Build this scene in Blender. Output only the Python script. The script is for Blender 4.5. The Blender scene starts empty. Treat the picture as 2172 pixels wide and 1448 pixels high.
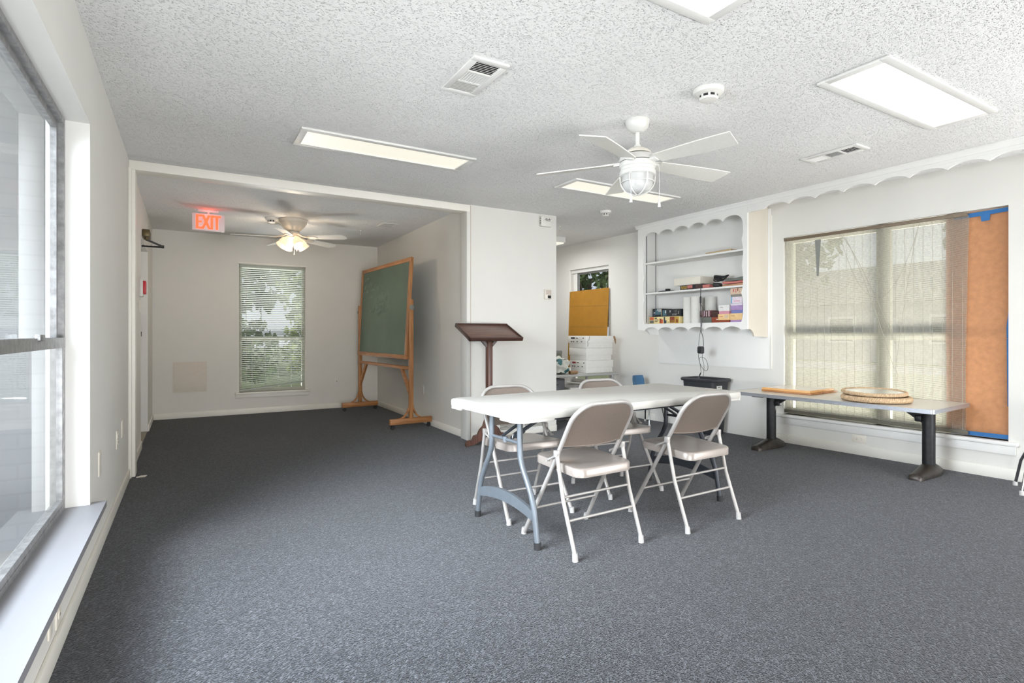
import bpy, bmesh, math, random
from mathutils import Vector, Matrix, Euler
random.seed(7)
PI = math.pi
R = math.radians
COL = bpy.context.scene.collection
SC = bpy.context.scene

# ------------------------------------------------------------------ materials
MATS = {}

def _bsdf(m):
    for n in m.node_tree.nodes:
        if n.type == 'BSDF_PRINCIPLED':
            return n

def srgb(r, g, b):
    def f(c):
        c /= 255.0
        return c / 12.92 if c <= .04045 else ((c + .055) / 1.055) ** 2.4
    return (f(r), f(g), f(b), 1)

def mat(name, col, rough=.5, metal=0, var=.06, scale=30, bump=0, bscale=200, bdist=.002, emit=None, estr=0, trans=0, spec=.5, coat=0):
    """principled material whose colour varies with a procedural noise"""
    m = bpy.data.materials.new(name); m.use_nodes = True
    nt = m.node_tree; b = _bsdf(m)
    tc = nt.nodes.new('ShaderNodeTexCoord')
    nz = nt.nodes.new('ShaderNodeTexNoise'); nz.inputs['Scale'].default_value = scale; nz.inputs['Detail'].default_value = 4
    nt.links.new(tc.outputs['Object'], nz.inputs['Vector'])
    rp = nt.nodes.new('ShaderNodeValToRGB')
    c = col
    lo = tuple(max(0, x * (1 - var)) for x in c[:3]) + (1,)
    hi = tuple(min(1, x * (1 + var)) for x in c[:3]) + (1,)
    rp.color_ramp.elements[0].position = .3; rp.color_ramp.elements[0].color = lo
    rp.color_ramp.elements[1].position = .7; rp.color_ramp.elements[1].color = hi
    nt.links.new(nz.outputs['Fac'], rp.inputs['Fac'])
    nt.links.new(rp.outputs['Color'], b.inputs['Base Color'])
    b.inputs['Roughness'].default_value = rough
    b.inputs['Metallic'].default_value = metal
    b.inputs['Specular IOR Level'].default_value = spec
    if coat: b.inputs['Coat Weight'].default_value = coat
    if bump:
        n2 = nt.nodes.new('ShaderNodeTexNoise'); n2.inputs['Scale'].default_value = bscale; n2.inputs['Detail'].default_value = 3
        nt.links.new(tc.outputs['Object'], n2.inputs['Vector'])
        bp = nt.nodes.new('ShaderNodeBump'); bp.inputs['Strength'].default_value = bump; bp.inputs['Distance'].default_value = bdist
        nt.links.new(n2.outputs['Fac'], bp.inputs['Height']); nt.links.new(bp.outputs['Normal'], b.inputs['Normal'])
    if emit:
        b.inputs['Emission Color'].default_value = emit; b.inputs['Emission Strength'].default_value = estr
    if trans:
        out = [n for n in nt.nodes if n.type == 'OUTPUT_MATERIAL'][0]
        tr = nt.nodes.new('ShaderNodeBsdfTranslucent'); nt.links.new(rp.outputs['Color'], tr.inputs['Color'])
        mx = nt.nodes.new('ShaderNodeMixShader'); mx.inputs['Fac'].default_value = trans
        nt.links.new(b.outputs['BSDF'], mx.inputs[1]); nt.links.new(tr.outputs['BSDF'], mx.inputs[2])
        nt.links.new(mx.outputs['Shader'], out.inputs['Surface'])
    MATS[name] = m
    return m

def wood(name, c1, c2, rough=.45, sc=(3, 3, 40), axis='Z'):
    m = bpy.data.materials.new(name); m.use_nodes = True
    nt = m.node_tree; b = _bsdf(m)
    tc = nt.nodes.new('ShaderNodeTexCoord'); mp = nt.nodes.new('ShaderNodeMapping')
    s = {'X': (3, 40, 40), 'Y': (40, 3, 40), 'Z': (40, 40, 3)}[axis]
    mp.inputs['Scale'].default_value = s
    nt.links.new(tc.outputs['Object'], mp.inputs['Vector'])
    nz = nt.nodes.new('ShaderNodeTexNoise'); nz.inputs['Scale'].default_value = 1; nz.inputs['Detail'].default_value = 6; nz.inputs['Distortion'].default_value = .6
    nt.links.new(mp.outputs['Vector'], nz.inputs['Vector'])
    rp = nt.nodes.new('ShaderNodeValToRGB')
    rp.color_ramp.elements[0].position = .35; rp.color_ramp.elements[0].color = c1
    rp.color_ramp.elements[1].position = .68; rp.color_ramp.elements[1].color = c2
    nt.links.new(nz.outputs['Fac'], rp.inputs['Fac']); nt.links.new(rp.outputs['Color'], b.inputs['Base Color'])
    b.inputs['Roughness'].default_value = rough
    MATS[name] = m
    return m

def glass(name, tint=(1, 1, 1, 1), refl=1.0):
    m = bpy.data.materials.new(name); m.use_nodes = True
    nt = m.node_tree; nt.nodes.remove(_bsdf(m))
    out = [n for n in nt.nodes if n.type == 'OUTPUT_MATERIAL'][0]
    t = nt.nodes.new('ShaderNodeBsdfTransparent'); t.inputs['Color'].default_value = tint
    g = nt.nodes.new('ShaderNodeBsdfGlossy'); g.inputs['Roughness'].default_value = .01
    lw = nt.nodes.new('ShaderNodeLayerWeight'); lw.inputs['Blend'].default_value = .5
    pw = nt.nodes.new('ShaderNodeMath'); pw.operation = 'POWER'; pw.inputs[1].default_value = 5
    nt.links.new(lw.outputs['Facing'], pw.inputs[0])
    mu = nt.nodes.new('ShaderNodeMath'); mu.operation = 'MULTIPLY_ADD'; mu.inputs[1].default_value = .8 * refl; mu.inputs[2].default_value = .045 * refl
    nt.links.new(pw.outputs[0], mu.inputs[0])
    mx = nt.nodes.new('ShaderNodeMixShader')
    nt.links.new(mu.outputs[0], mx.inputs['Fac']); nt.links.new(t.outputs[0], mx.inputs[1]); nt.links.new(g.outputs[0], mx.inputs[2])
    nt.links.new(mx.outputs[0], out.inputs['Surface'])
    MATS[name] = m
    return m

def carpet_mat():
    m = bpy.data.materials.new('carpet_loop'); m.use_nodes = True
    nt = m.node_tree; b = _bsdf(m)
    tc = nt.nodes.new('ShaderNodeTexCoord'); mp = nt.nodes.new('ShaderNodeMapping')
    mp.inputs['Scale'].default_value = (.78, 1.3, 1)
    m0 = nt.nodes.new('ShaderNodeMapping'); m0.inputs['Rotation'].default_value = (0, 0, R(-38))
    nt.links.new(tc.outputs['Object'], m0.inputs['Vector']); nt.links.new(m0.outputs['Vector'], mp.inputs['Vector'])
    v = nt.nodes.new('ShaderNodeTexVoronoi'); v.inputs['Scale'].default_value = 165; v.inputs['Randomness'].default_value = .75
    nt.links.new(mp.outputs['Vector'], v.inputs['Vector'])
    sep = nt.nodes.new('ShaderNodeSeparateColor'); nt.links.new(v.outputs['Color'], sep.inputs['Color'])
    rp = nt.nodes.new('ShaderNodeValToRGB')
    e = rp.color_ramp.elements
    e[0].position = 0; e[0].color = (.030, .034, .045, 1)
    e[1].position = 1; e[1].color = (.35, .37, .42, 1)
    x = e.new(.55); x.color = (.078, .087, .108, 1)
    x = e.new(.8); x.color = (.168, .182, .215, 1)
    nt.links.new(sep.outputs['Red'], rp.inputs['Fac'])
    big = nt.nodes.new('ShaderNodeTexNoise'); big.inputs['Scale'].default_value = 1.3; big.inputs['Detail'].default_value = 6
    nt.links.new(tc.outputs['Object'], big.inputs['Vector'])
    mr = nt.nodes.new('ShaderNodeMapRange'); mr.inputs['To Min'].default_value = .285; mr.inputs['To Max'].default_value = .385
    nt.links.new(big.outputs['Fac'], mr.inputs['Value'])
    mul = nt.nodes.new('ShaderNodeMix'); mul.data_type = 'RGBA'; mul.blend_type = 'MULTIPLY'; mul.inputs['Factor'].default_value = 1
    nt.links.new(rp.outputs['Color'], mul.inputs[6]); nt.links.new(mr.outputs['Result'], mul.inputs[7])
    nt.links.new(mul.outputs[2], b.inputs['Base Color'])
    b.inputs['Roughness'].default_value = .85; b.inputs['Specular IOR Level'].default_value = .25
    b.inputs['Sheen Weight'].default_value = .25; b.inputs['Sheen Roughness'].default_value = .4
    bp = nt.nodes.new('ShaderNodeBump'); bp.inputs['Strength'].default_value = 1; bp.inputs['Distance'].default_value = .006; bp.invert = True
    nt.links.new(v.outputs['Distance'], bp.inputs['Height']); nt.links.new(bp.outputs['Normal'], b.inputs['Normal'])
    return m

def popcorn_mat():
    m = bpy.data.materials.new('popcorn_ceiling'); m.use_nodes = True
    nt = m.node_tree; b = _bsdf(m)
    tc = nt.nodes.new('ShaderNodeTexCoord')
    wn = nt.nodes.new('ShaderNodeTexNoise'); wn.inputs['Scale'].default_value = 60; wn.inputs['Detail'].default_value = 2
    nt.links.new(tc.outputs['Object'], wn.inputs['Vector'])
    wv = nt.nodes.new('ShaderNodeVectorMath'); wv.operation = 'MULTIPLY_ADD'; wv.inputs[1].default_value = (.012, .012, .012)
    nt.links.new(wn.outputs['Color'], wv.inputs[0]); nt.links.new(tc.outputs['Object'], wv.inputs[2])
    n1 = nt.nodes.new('ShaderNodeTexVoronoi'); n1.inputs['Scale'].default_value = 108; n1.inputs['Randomness'].default_value = 1
    nt.links.new(wv.outputs[0], n1.inputs['Vector'])
    r1 = nt.nodes.new('ShaderNodeMapRange'); r1.inputs['From Min'].default_value = .10; r1.inputs['From Max'].default_value = .46; r1.inputs['To Min'].default_value = 1; r1.inputs['To Max'].default_value = 0
    nt.links.new(n1.outputs['Distance'], r1.inputs['Value'])
    sp = nt.nodes.new('ShaderNodeSeparateColor'); nt.links.new(n1.outputs['Color'], sp.inputs['Color'])
    sm = nt.nodes.new('ShaderNodeMath'); sm.operation = 'MULTIPLY'
    nt.links.new(r1.outputs['Result'], sm.inputs[0]); nt.links.new(sp.outputs['Red'], sm.inputs[1])
    n2 = nt.nodes.new('ShaderNodeTexNoise'); n2.inputs['Scale'].default_value = 240; n2.inputs['Detail'].default_value = 2
    nt.links.new(tc.outputs['Object'], n2.inputs['Vector'])
    ad = nt.nodes.new('ShaderNodeMath'); ad.operation = 'MULTIPLY_ADD'; ad.inputs[1].default_value = .3
    nt.links.new(n2.outputs['Fac'], ad.inputs[0]); nt.links.new(sm.outputs[0], ad.inputs[2])
    bp = nt.nodes.new('ShaderNodeBump'); bp.inputs['Strength'].default_value = 1.0; bp.inputs['Distance'].default_value = .0085
    nt.links.new(ad.outputs[0], bp.inputs['Height']); nt.links.new(bp.outputs['Normal'], b.inputs['Normal'])
    n3 = nt.nodes.new('ShaderNodeTexNoise'); n3.inputs['Scale'].default_value = .9; n3.inputs['Detail'].default_value = 3
    nt.links.new(tc.outputs['Object'], n3.inputs['Vector'])
    rp = nt.nodes.new('ShaderNodeValToRGB')
    rp.color_ramp.elements[0].position = .3; rp.color_ramp.elements[0].color = (.80, .797, .785, 1)
    rp.color_ramp.elements[1].position = .7; rp.color_ramp.elements[1].color = (.86, .857, .845, 1)
    nt.links.new(n3.outputs['Fac'], rp.inputs['Fac']); nt.links.new(rp.outputs['Color'], b.inputs['Base Color'])
    b.inputs['Roughness'].default_value = .95; b.inputs['Specular IOR Level'].default_value = .1
    return m

def brick_mat():
    m = bpy.data.materials.new('white_brick'); m.use_nodes = True
    nt = m.node_tree; b = _bsdf(m)
    tc = nt.nodes.new('ShaderNodeTexCoord'); mp = nt.nodes.new('ShaderNodeMapping')
    mp.inputs['Rotation'].default_value = (R(90), 0, 0)
    nt.links.new(tc.outputs['Object'], mp.inputs['Vector'])
    br = nt.nodes.new('ShaderNodeTexBrick')
    br.inputs['Scale'].default_value = 1; br.inputs['Brick Width'].default_value = .21; br.inputs['Row Height'].default_value = .075; br.inputs['Mortar Size'].default_value = .006
    br.inputs['Color1'].default_value = (.50, .51, .53, 1); br.inputs['Color2'].default_value = (.48, .49, .51, 1); br.inputs['Mortar'].default_value = (.46, .47, .49, 1)
    nt.links.new(mp.outputs['Vector'], br.inputs['Vector']); nt.links.new(br.outputs['Color'], b.inputs['Base Color'])
    b.inputs['Roughness'].default_value = .8
    return m

def leaf_mat(name, c1, c2):
    m = mat(name, c1, rough=.7, var=.0, scale=9, bump=.8, bscale=18, bdist=.08)
    rp = [n for n in m.node_tree.nodes if n.type == 'VALTORGB'][0]
    rp.color_ramp.elements[0].color = c1; rp.color_ramp.elements[1].color = c2
    return m

M_wall = mat('wall_paint', srgb(217, 215, 209), .75, var=.015, scale=3, bump=.15, bscale=160, bdist=.001)
M_white = mat('white_paint', srgb(222, 221, 217), .45, var=.012, scale=6)
M_sill = mat('sill_paint', srgb(132, 132, 136), .4, var=.015, scale=6)
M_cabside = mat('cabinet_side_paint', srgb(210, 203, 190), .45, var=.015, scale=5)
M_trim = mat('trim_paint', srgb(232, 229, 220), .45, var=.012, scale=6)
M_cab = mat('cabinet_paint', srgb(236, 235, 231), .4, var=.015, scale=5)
M_winframe = mat('window_frame_paint', srgb(172, 170, 152), .5, var=.03)
M_carpet = carpet_mat()
M_ceil = popcorn_mat()
M_brick = brick_mat()
M_alu = mat('aluminium', srgb(165, 165, 165), .35, metal=.85, var=.12, scale=40)
M_aluold = mat('weathered_aluminium', srgb(150, 150, 150), .42, metal=.6, var=.25, scale=35)
M_glass = glass('window_glass')
M_frost = mat('frosted_globe', srgb(186, 186, 184), .3, var=.02)
M_fanw = mat('fan_white', srgb(208, 207, 202), .35, var=.01)
M_fanblade = mat('fan_blade', srgb(218, 216, 208), .5, var=.03, scale=60)
M_fan2 = mat('fan_almond', srgb(205, 196, 182), .4, var=.02)
M_plastic = mat('white_plastic', srgb(218, 216, 210), .4, var=.01)
M_ivory = mat('ivory_plastic', srgb(224, 218, 206), .4, var=.01)
M_dark = mat('dark_gap', srgb(28, 27, 26), .7, var=.2)
M_diff = mat('light_diffuser', srgb(250, 250, 245), .4, var=.0, emit=(1, .985, .95, 1), estr=2.7)
M_diffw = mat('light_diffuser_warm', srgb(110, 108, 98), .4, var=.0, emit=(1, .96, .83, 1), estr=.80)
M_chair = mat('chair_paint', srgb(168, 164, 160), .38, metal=.25, var=.03, scale=25)
M_seat = mat('seat_paint', srgb(158, 149, 142), .32, metal=.25, var=.04, scale=12, coat=.15)
M_backp = mat('back_paint', srgb(124, 112, 103), .42, metal=.25, var=.05, scale=150)
M_capw = mat('foot_cap', srgb(178, 176, 174), .5, var=.03)
M_steel = mat('bright_steel', srgb(190, 190, 190), .25, metal=1, var=.1)
M_chrome = mat('chrome', srgb(170, 170, 172), .2, metal=1, var=.1)
M_tabtop = mat('table_plastic', srgb(193, 191, 185), .42, var=.02, scale=10, bump=.1, bscale=350, bdist=.0006)
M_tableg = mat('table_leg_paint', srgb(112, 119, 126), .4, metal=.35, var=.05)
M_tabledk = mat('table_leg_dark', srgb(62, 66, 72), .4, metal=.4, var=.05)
M_rubber = mat('black_rubber', srgb(38, 38, 40), .6, var=.1)
M_oak = wood('oak', srgb(150, 100, 58), srgb(190, 135, 84), axis='Z')
M_oakx = wood('oak_x', srgb(146, 96, 55), srgb(188, 132, 82), axis='X')
M_oaky = wood('oak_y', srgb(150, 98, 56), srgb(192, 136, 86), axis='Y')
M_board = mat('chalkboard_green', srgb(84, 103, 88), .5, var=.14, scale=2.2)
M_chalk = mat('chalk', srgb(128, 144, 128), .9, var=.2, scale=60)
M_mahog = wood('mahogany', srgb(66, 42, 34), srgb(108, 70, 56), axis='Z', rough=.35)
M_mahogx = wood('mahogany_x', srgb(84, 58, 48), srgb(122, 88, 74), axis='X', rough=.35)
M_mahogdk = wood('mahogany_dark', srgb(48, 32, 27), srgb(78, 52, 43), axis='X', rough=.35)
M_lam = mat('laminate', srgb(205, 198, 186), .3, var=.02, scale=30)
M_edge = mat('metal_edge', srgb(176, 180, 188), .3, metal=.7, var=.06)
M_black = mat('black_iron', srgb(34, 34, 36), .45, metal=.3, var=.3, scale=30)
M_iron = mat('worn_iron', srgb(58, 53, 49), .4, metal=.5, var=.35, scale=22)
M_bin = mat('bin_plastic', srgb(44, 46, 50), .5, var=.08)
M_blind = mat('matchstick', srgb(212, 210, 202), .6, var=.10, scale=60, trans=.72)
M_string = mat('blind_string', srgb(168, 164, 150), .8, var=.1)
M_rail = mat('bronze_rail', srgb(112, 98, 80), .5, var=.1)
M_kraft = mat('kraft_paper', srgb(182, 130, 92), .8, var=.1, scale=25, bump=.2, bscale=30, bdist=.003, trans=.06)
M_tape = mat('painters_tape', srgb(44, 108, 168), .7, var=.06)
M_mini = mat('mini_blind', srgb(182, 190, 180), .5, var=.02, trans=.12)
M_card = mat('cardboard', srgb(162, 114, 30), .85, var=.06, scale=12)
M_carton = mat('white_carton', srgb(224, 222, 216), .7, var=.03)
M_brown = mat('brown_card', srgb(150, 118, 86), .8, var=.08)
M_grey = mat('grey_box', srgb(128, 130, 124), .6, var=.06)
M_ink = mat('print_ink', srgb(40, 40, 44), .6, var=.1)
M_red = mat('red_print', srgb(150, 52, 54), .6, var=.1)
M_alarm = mat('alarm_red', srgb(190, 30, 44), .4, var=.05)
M_exit = mat('exit_letters', srgb(255, 90, 50), .5, var=.0, emit=(1.0, .10, .035, 1), estr=1.6)
M_exitbox = mat('exit_housing_glow', srgb(214, 200, 200), .4, var=.01, emit=(1, .7, .7, 1), estr=.10)  # pink spill of the letters put into the housing as emission
M_shade = mat('glass_shade', srgb(240, 225, 205), .35, var=.02, emit=(1, .80, .58, 1), estr=.35, trans=.3)
M_bulb = mat('bulb', srgb(255, 244, 225), .4, var=.0, emit=(1, .85, .62, 1), estr=2.5)
M_rope = mat('rope', srgb(186, 160, 128), .85, var=.25, scale=90)
M_mirror = mat('mirror', srgb(225, 225, 220), .05, metal=1, var=.0)
M_blue = mat('blue_plastic', srgb(62, 108, 146), .4, var=.04)
M_bronze = mat('bronze', srgb(96, 84, 58), .4, metal=.7, var=.15)
M_tile = mat('threshold_tile', srgb(142, 136, 122), .6, var=.08)
M_grass = leaf_mat('lawn', srgb(120, 128, 92), srgb(150, 158, 118))
M_leaf1 = leaf_mat('leaves_light', srgb(96, 118, 60), srgb(170, 182, 110))
M_leaf2 = leaf_mat('leaves_dark', srgb(52, 72, 44), srgb(104, 124, 78))
M_bark = mat('bark', srgb(92, 82, 72), .9, var=.25, scale=12)
M_conc = mat('concrete', srgb(190, 188, 182), .85, var=.06, scale=4)
M_road = mat('asphalt', srgb(150, 150, 152), .9, var=.08, scale=5)
M_siding = mat('house_siding', srgb(196, 193, 190), .8, var=.04)
M_roof = mat('house_roof', srgb(112, 112, 112), .9, var=.1, scale=8)
M_cord = mat('grey_cord', srgb(62, 62, 66), .5, var=.1)

# ------------------------------------------------------------------ mesh builder
class MB:
    def __init__(self):
        self.bm = bmesh.new()

    def _set(self, faces, m):
        for f in faces:
            f.material_index = m

    def faces(self, vs, fs, m=0, M=None):
        bv = [self.bm.verts.new((M @ Vector(v)) if M else v) for v in vs]
        out = []
        for f in fs:
            try:
                g = self.bm.faces.new([bv[i] for i in f]); g.material_index = m; out.append(g)
            except ValueError:
                pass
        return out

    def hexa(self, p, m=0):
        """p = 8 points: bottom 4 ccw, top 4 ccw"""
        return self.faces(p, [(3, 2, 1, 0), (4, 5, 6, 7), (0, 1, 5, 4), (1, 2, 6, 5), (2, 3, 7, 6), (3, 0, 4, 7)], m)

    def box(self, x0, x1, y0, y1, z0, z1, m=0, bev=0, M=None, seg=2):
        p = [(x0, y0, z0), (x1, y0, z0), (x1, y1, z0), (x0, y1, z0), (x0, y0, z1), (x1, y0, z1), (x1, y1, z1), (x0, y1, z1)]
        if M: p = [M @ Vector(q) for q in p]
        fs = self.hexa(p, m)
        if bev:
            es = list({e for f in fs for e in f.edges})
            r = bmesh.ops.bevel(self.bm, geom=es, offset=bev, segments=seg, affect='EDGES', profile=.5)
            self._set(r['faces'], m)
        return self

    def cbox(self, c, s, m=0, bev=0, rot=None, seg=2):
        M = Matrix.Translation(c)
        if rot is not None:
            M = M @ (rot.to_4x4() if isinstance(rot, Matrix) else Euler(rot).to_matrix().to_4x4())
        a, b, d = s[0] / 2, s[1] / 2, s[2] / 2
        return self.box(-a, a, -b, b, -d, d, m, bev, M, seg)

    def tube(self, pts, r, seg=10, m=0, closed=False, caps=True):
        pts = [Vector(p) for p in pts]
        n = len(pts)
        rr = r if isinstance(r, (list, tuple)) else [r] * n
        rings = []
        up = None
        for i, p in enumerate(pts):
            if closed:
                t = (pts[(i + 1) % n] - pts[i - 1])
            else:
                t = (pts[min(i + 1, n - 1)] - pts[max(i - 1, 0)])
            if t.length < 1e-9: t = Vector((0, 0, 1))
            t.normalize()
            if up is None:
                a = Vector((0, 0, 1)) if abs(t.z) < .9 else Vector((1, 0, 0))
                up = t.cross(a).normalized()
            else:
                up = (up - t * up.dot(t))
                if up.length < 1e-6:
                    a = Vector((0, 0, 1)) if abs(t.z) < .9 else Vector((1, 0, 0)); up = t.cross(a)
                up.normalize()
            w = t.cross(up)
            k = 1.0
            if 0 < i < n - 1 or closed:
                a = (pts[i] - pts[i - 1]).normalized(); b = (pts[(i + 1) % n] - pts[i]).normalized()
                k = min(1.5, 1 / max(.5, math.sqrt(max(1e-6, (1 + a.dot(b)) / 2))))
            rings.append([self.bm.verts.new(p + (up * math.cos(2 * PI * j / seg) + w * math.sin(2 * PI * j / seg)) * rr[i] * (k if k < 1.2 else 1.1)) for j in range(seg)])
        fs = []
        for i in range(n if closed else n - 1):
            A, B = rings[i], rings[(i + 1) % n]
            for j in range(seg):
                fs.append(self.bm.faces.new((A[j], A[(j + 1) % seg], B[(j + 1) % seg], B[j])))
        if caps and not closed:
            fs.append(self.bm.faces.new(rings[0][::-1])); fs.append(self.bm.faces.new(rings[-1]))
        self._set(fs, m)
        return self

    def cyl(self, p0, p1, r0, r1=None, seg=20, m=0):
        return self.tube([p0, p1], [r0, r0 if r1 is None else r1], seg, m)

    def lathe(self, prof, seg=32, m=0, M=None, caps=True):
        rings = []
        for (r, z) in prof:
            ring = []
            for j in range(seg):
                a = 2 * PI * j / seg
                v = Vector((max(r, 1e-5) * math.cos(a), max(r, 1e-5) * math.sin(a), z))
                ring.append(self.bm.verts.new(M @ v if M else v))
            rings.append(ring)
        fs = []
        for A, B in zip(rings, rings[1:]):
            for j in range(seg):
                fs.append(self.bm.faces.new((A[j], A[(j + 1) % seg], B[(j + 1) % seg], B[j])))
        if caps:
            fs.append(self.bm.faces.new(rings[0][::-1])); fs.append(self.bm.faces.new(rings[-1]))
        self._set(fs, m)
        return self

    def prism(self, poly, h0, h1, plane='xy', m=0, M=None):
        def P(a, b, h):
            v = Vector({'xy': (a, b, h), 'xz': (a, h, b), 'yz': (h, a, b)}[plane])
            return M @ v if M else v
        A = [self.bm.verts.new(P(a, b, h0)) for a, b in poly]
        B = [self.bm.verts.new(P(a, b, h1)) for a, b in poly]
        n = len(poly)
        fs = [self.bm.faces.new(A[::-1]), self.bm.faces.new(B)]
        for i in range(n):
            fs.append(self.bm.faces.new((A[i], A[(i + 1) % n], B[(i + 1) % n], B[i])))
        self._set(fs, m)
        return self

    def quad(self, p, m=0):
        self.faces(p, [tuple(range(len(p)))], m)
        return self

    def build(self, name, mats, parent=None, loc=None, rotz=0, smooth=40):
        bmesh.ops.recalc_face_normals(self.bm, faces=self.bm.faces[:])
        me = bpy.data.meshes.new(name)
        self.bm.to_mesh(me); self.bm.free()
        for mm in (mats if isinstance(mats, (list, tuple)) else [mats]):
            me.materials.append(mm)
        if smooth:
            me.shade_smooth(); me.set_sharp_from_angle(angle=R(smooth))
        o = bpy.data.objects.new(name, me); COL.objects.link(o)
        if parent: o.parent = parent
        if loc: o.location = loc
        if rotz: o.rotation_euler = (0, 0, rotz)
        return o

def thing(name, label, cat, loc=(0, 0, 0), rotz=0, group=None):
    o = bpy.data.objects.new(name, None); COL.objects.link(o)
    o.empty_display_size = .1
    o.location = loc; o.rotation_euler = (0, 0, rotz)
    o['label'] = label; o['category'] = cat
    if group: o['group'] = group
    return o

def tag(o, label, cat, group=None):
    o['label'] = label; o['category'] = cat
    if group: o['group'] = group
    return o

def struct(name, mb, m, smooth=40, loc=None, rotz=0):
    o = mb.build(name, m, smooth=smooth, loc=loc, rotz=rotz); o['kind'] = 'structure'
    return o

def sempty(name, loc=(0, 0, 0), rotz=0):
    o = bpy.data.objects.new(name, None); COL.objects.link(o)
    o.location = loc; o.rotation_euler = (0, 0, rotz); o['kind'] = 'structure'
    return o

def dup(root, loc, rotz, label, group=None):
    r = root.copy(); COL.objects.link(r)
    r.location = loc; r.rotation_euler = (0, 0, rotz); r['label'] = label
    if group: r['group'] = group
    for ch in list(root.children):
        c = ch.copy(); COL.objects.link(c); c.parent = r
        for g in list(ch.children):
            d = g.copy(); COL.objects.link(d); d.parent = c
    return r

def crom(P, n=6):
    P = [Vector(p) for p in P]; out = []
    for i in range(len(P) - 1):
        a, b_, c, d = P[max(i - 1, 0)], P[i], P[i + 1], P[min(i + 2, len(P) - 1)]
        for k in range(n):
            t = k / n
            out.append(.5 * ((2 * b_) + (c - a) * t + (2 * a - 5 * b_ + 4 * c - d) * t * t + (3 * b_ - a - 3 * c + d) * t ** 3))
    return out + [P[-1]]

def text_mb(s, size, depth, align='CENTER'):
    cu = bpy.data.curves.new('t', 'FONT'); cu.body = s; cu.size = size; cu.extrude = depth; cu.align_x = align; cu.align_y = 'CENTER'; cu.resolution_u = 3
    o = bpy.data.objects.new('t', cu); COL.objects.link(o)
    bpy.context.view_layer.update()
    dg = bpy.context.evaluated_depsgraph_get()
    me = bpy.data.meshes.new_from_object(o.evaluated_get(dg))
    vs = [tuple(v.co) for v in me.vertices]; fs = [tuple(p.vertices) for p in me.polygons]
    bpy.data.objects.remove(o); bpy.data.curves.remove(cu); bpy.data.meshes.remove(me)
    return vs, fs

def arc(cx, cy, r, a0, a1, n):
    return [(cx + r * math.cos(R(a0 + (a1 - a0) * i / n)), cy + r * math.sin(R(a0 + (a1 - a0) * i / n))) for i in range(n + 1)]

def roundrect(hx, hy, r, n=5):
    p = []
    for sx, sy, a in ((1, 1, 0), (-1, 1, 90), (-1, -1, 180), (1, -1, 270)):
        p += arc(sx * (hx - r), sy * (hy - r), r, a, a + 90, n)
    return p

# ------------------------------------------------------------------ dimensions
CE = 2.44
XL = -.392
YF = -1.7
YB = 8.346
YP = 5.11
XA = 2.52
XPR = 3.608
WA = math.atan(.068)                      # the right wall runs a few degrees off square

def WX(y): return 5.445 - .068 * y
def wl(x, y, z=0):                         # right wall frame -> world
    return (5.445 + x * math.cos(WA) - y * math.sin(WA), x * math.sin(WA) + y * math.cos(WA), z)
WORG = (5.445, 0, 0)

# ------------------------------------------------------------------ the room
b = MB(); b.box(-.7, 5.75, YF - .15, YB + .15, -.12, 0); struct('floor', b, M_carpet)
b = MB(); b.box(-.7, 5.75, YF - .15, YB + .15, CE, CE + .14); struct('ceiling', b, M_ceil)

# left wall with the big window and the exit door
WY0, WY1, WZ0, WZ1 = 1.25, 3.185, .305, 2.078
DY0, DY1, DZ = 6.33, 7.42, 2.05
x0, x1 = XL - .16, XL
b = MB()
b.box(x0, x1, YF, WY0, 0, CE); b.box(x0, x1, WY0, WY1, 0, WZ0); b.box(x0, x1, WY0, WY1, WZ1, CE)
b.box(x0, x1, WY1, DY0, 0, CE); b.box(x0, x1, DY0, DY1, DZ, CE); b.box(x0, x1, DY1, YB + .12, 0, CE)
struct('wall_left', b, M_wall)
b = MB(); b.box(-.7, 5.75, YF - .12, YF, 0, CE); struct('wall_front', b, M_wall)
# back wall with its window
BX0, BX1, BZ0, BZ1 = .60, 1.462, .30, 2.06
b = MB()
b.box(XL, BX0, YB, YB + .12, 0, CE); b.box(BX1, 5.6, YB, YB + .12, 0, CE)
b.box(BX0, BX1, YB, YB + .12, 0, BZ0); b.box(BX0, BX1, YB, YB + .12, BZ1, CE)
struct('wall_back', b, M_wall)
# partition
b = MB()
b.box(XA, XPR, YP, YP + .10, 0, CE); b.box(XA, XA + .08, YP + .10, YB, 0, CE); b.box(XPR - .08, XPR, YP + .10, YB, 0, CE)
struct('wall_partition', b, M_wall)
# right wall, in its own frame (x = 0 is the room face)
RY0, RY1, RZ0, RZ1 = 1.655, 3.395, .29, 2.075
SY0, SY1, SZ0, SZ1 = 5.90, 6.73, .38, 2.065
b = MB(); T = .13
b.box(0, T, YF - .3, RY0, 0, CE); b.box(0, T, RY0, RY1, 0, RZ0); b.box(0, T, RY0, RY1, RZ1, CE)
b.box(0, T, RY1, SY0, 0, CE); b.box(0, T, SY0, SY1, 0, SZ0); b.box(0, T, SY0, SY1, SZ1, CE); b.box(0, T, SY1, YB + .3, 0, CE)
struct('wall_right', b, M_wall, loc=WORG, rotz=WA)
# beam and the trims that carry it
b = MB(); b.box(XL, XA, YP, YP + .145, 2.367, CE - .001, bev=.004); struct('trim_1', b, M_trim)
b = MB(); b.box(XL, XL + .042, YP, YP + .145, 0, 2.367, bev=.004); b.box(XL, XL + .02, YP - .045, YP, 0, 2.367, bev=.003); struct('trim_2', b, M_trim)
b = MB(); b.box(XA - .042, XA, YP - .004, YP + .145, 0, 2.367, bev=.004); struct('trim_3', b, M_wall)
# seam line on the partition face
b = MB(); b.box(XA + .003, XA + .0055, YP - .0015, YP + .001, .0, CE - .01); struct('trim_4', b, M_brown)
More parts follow.
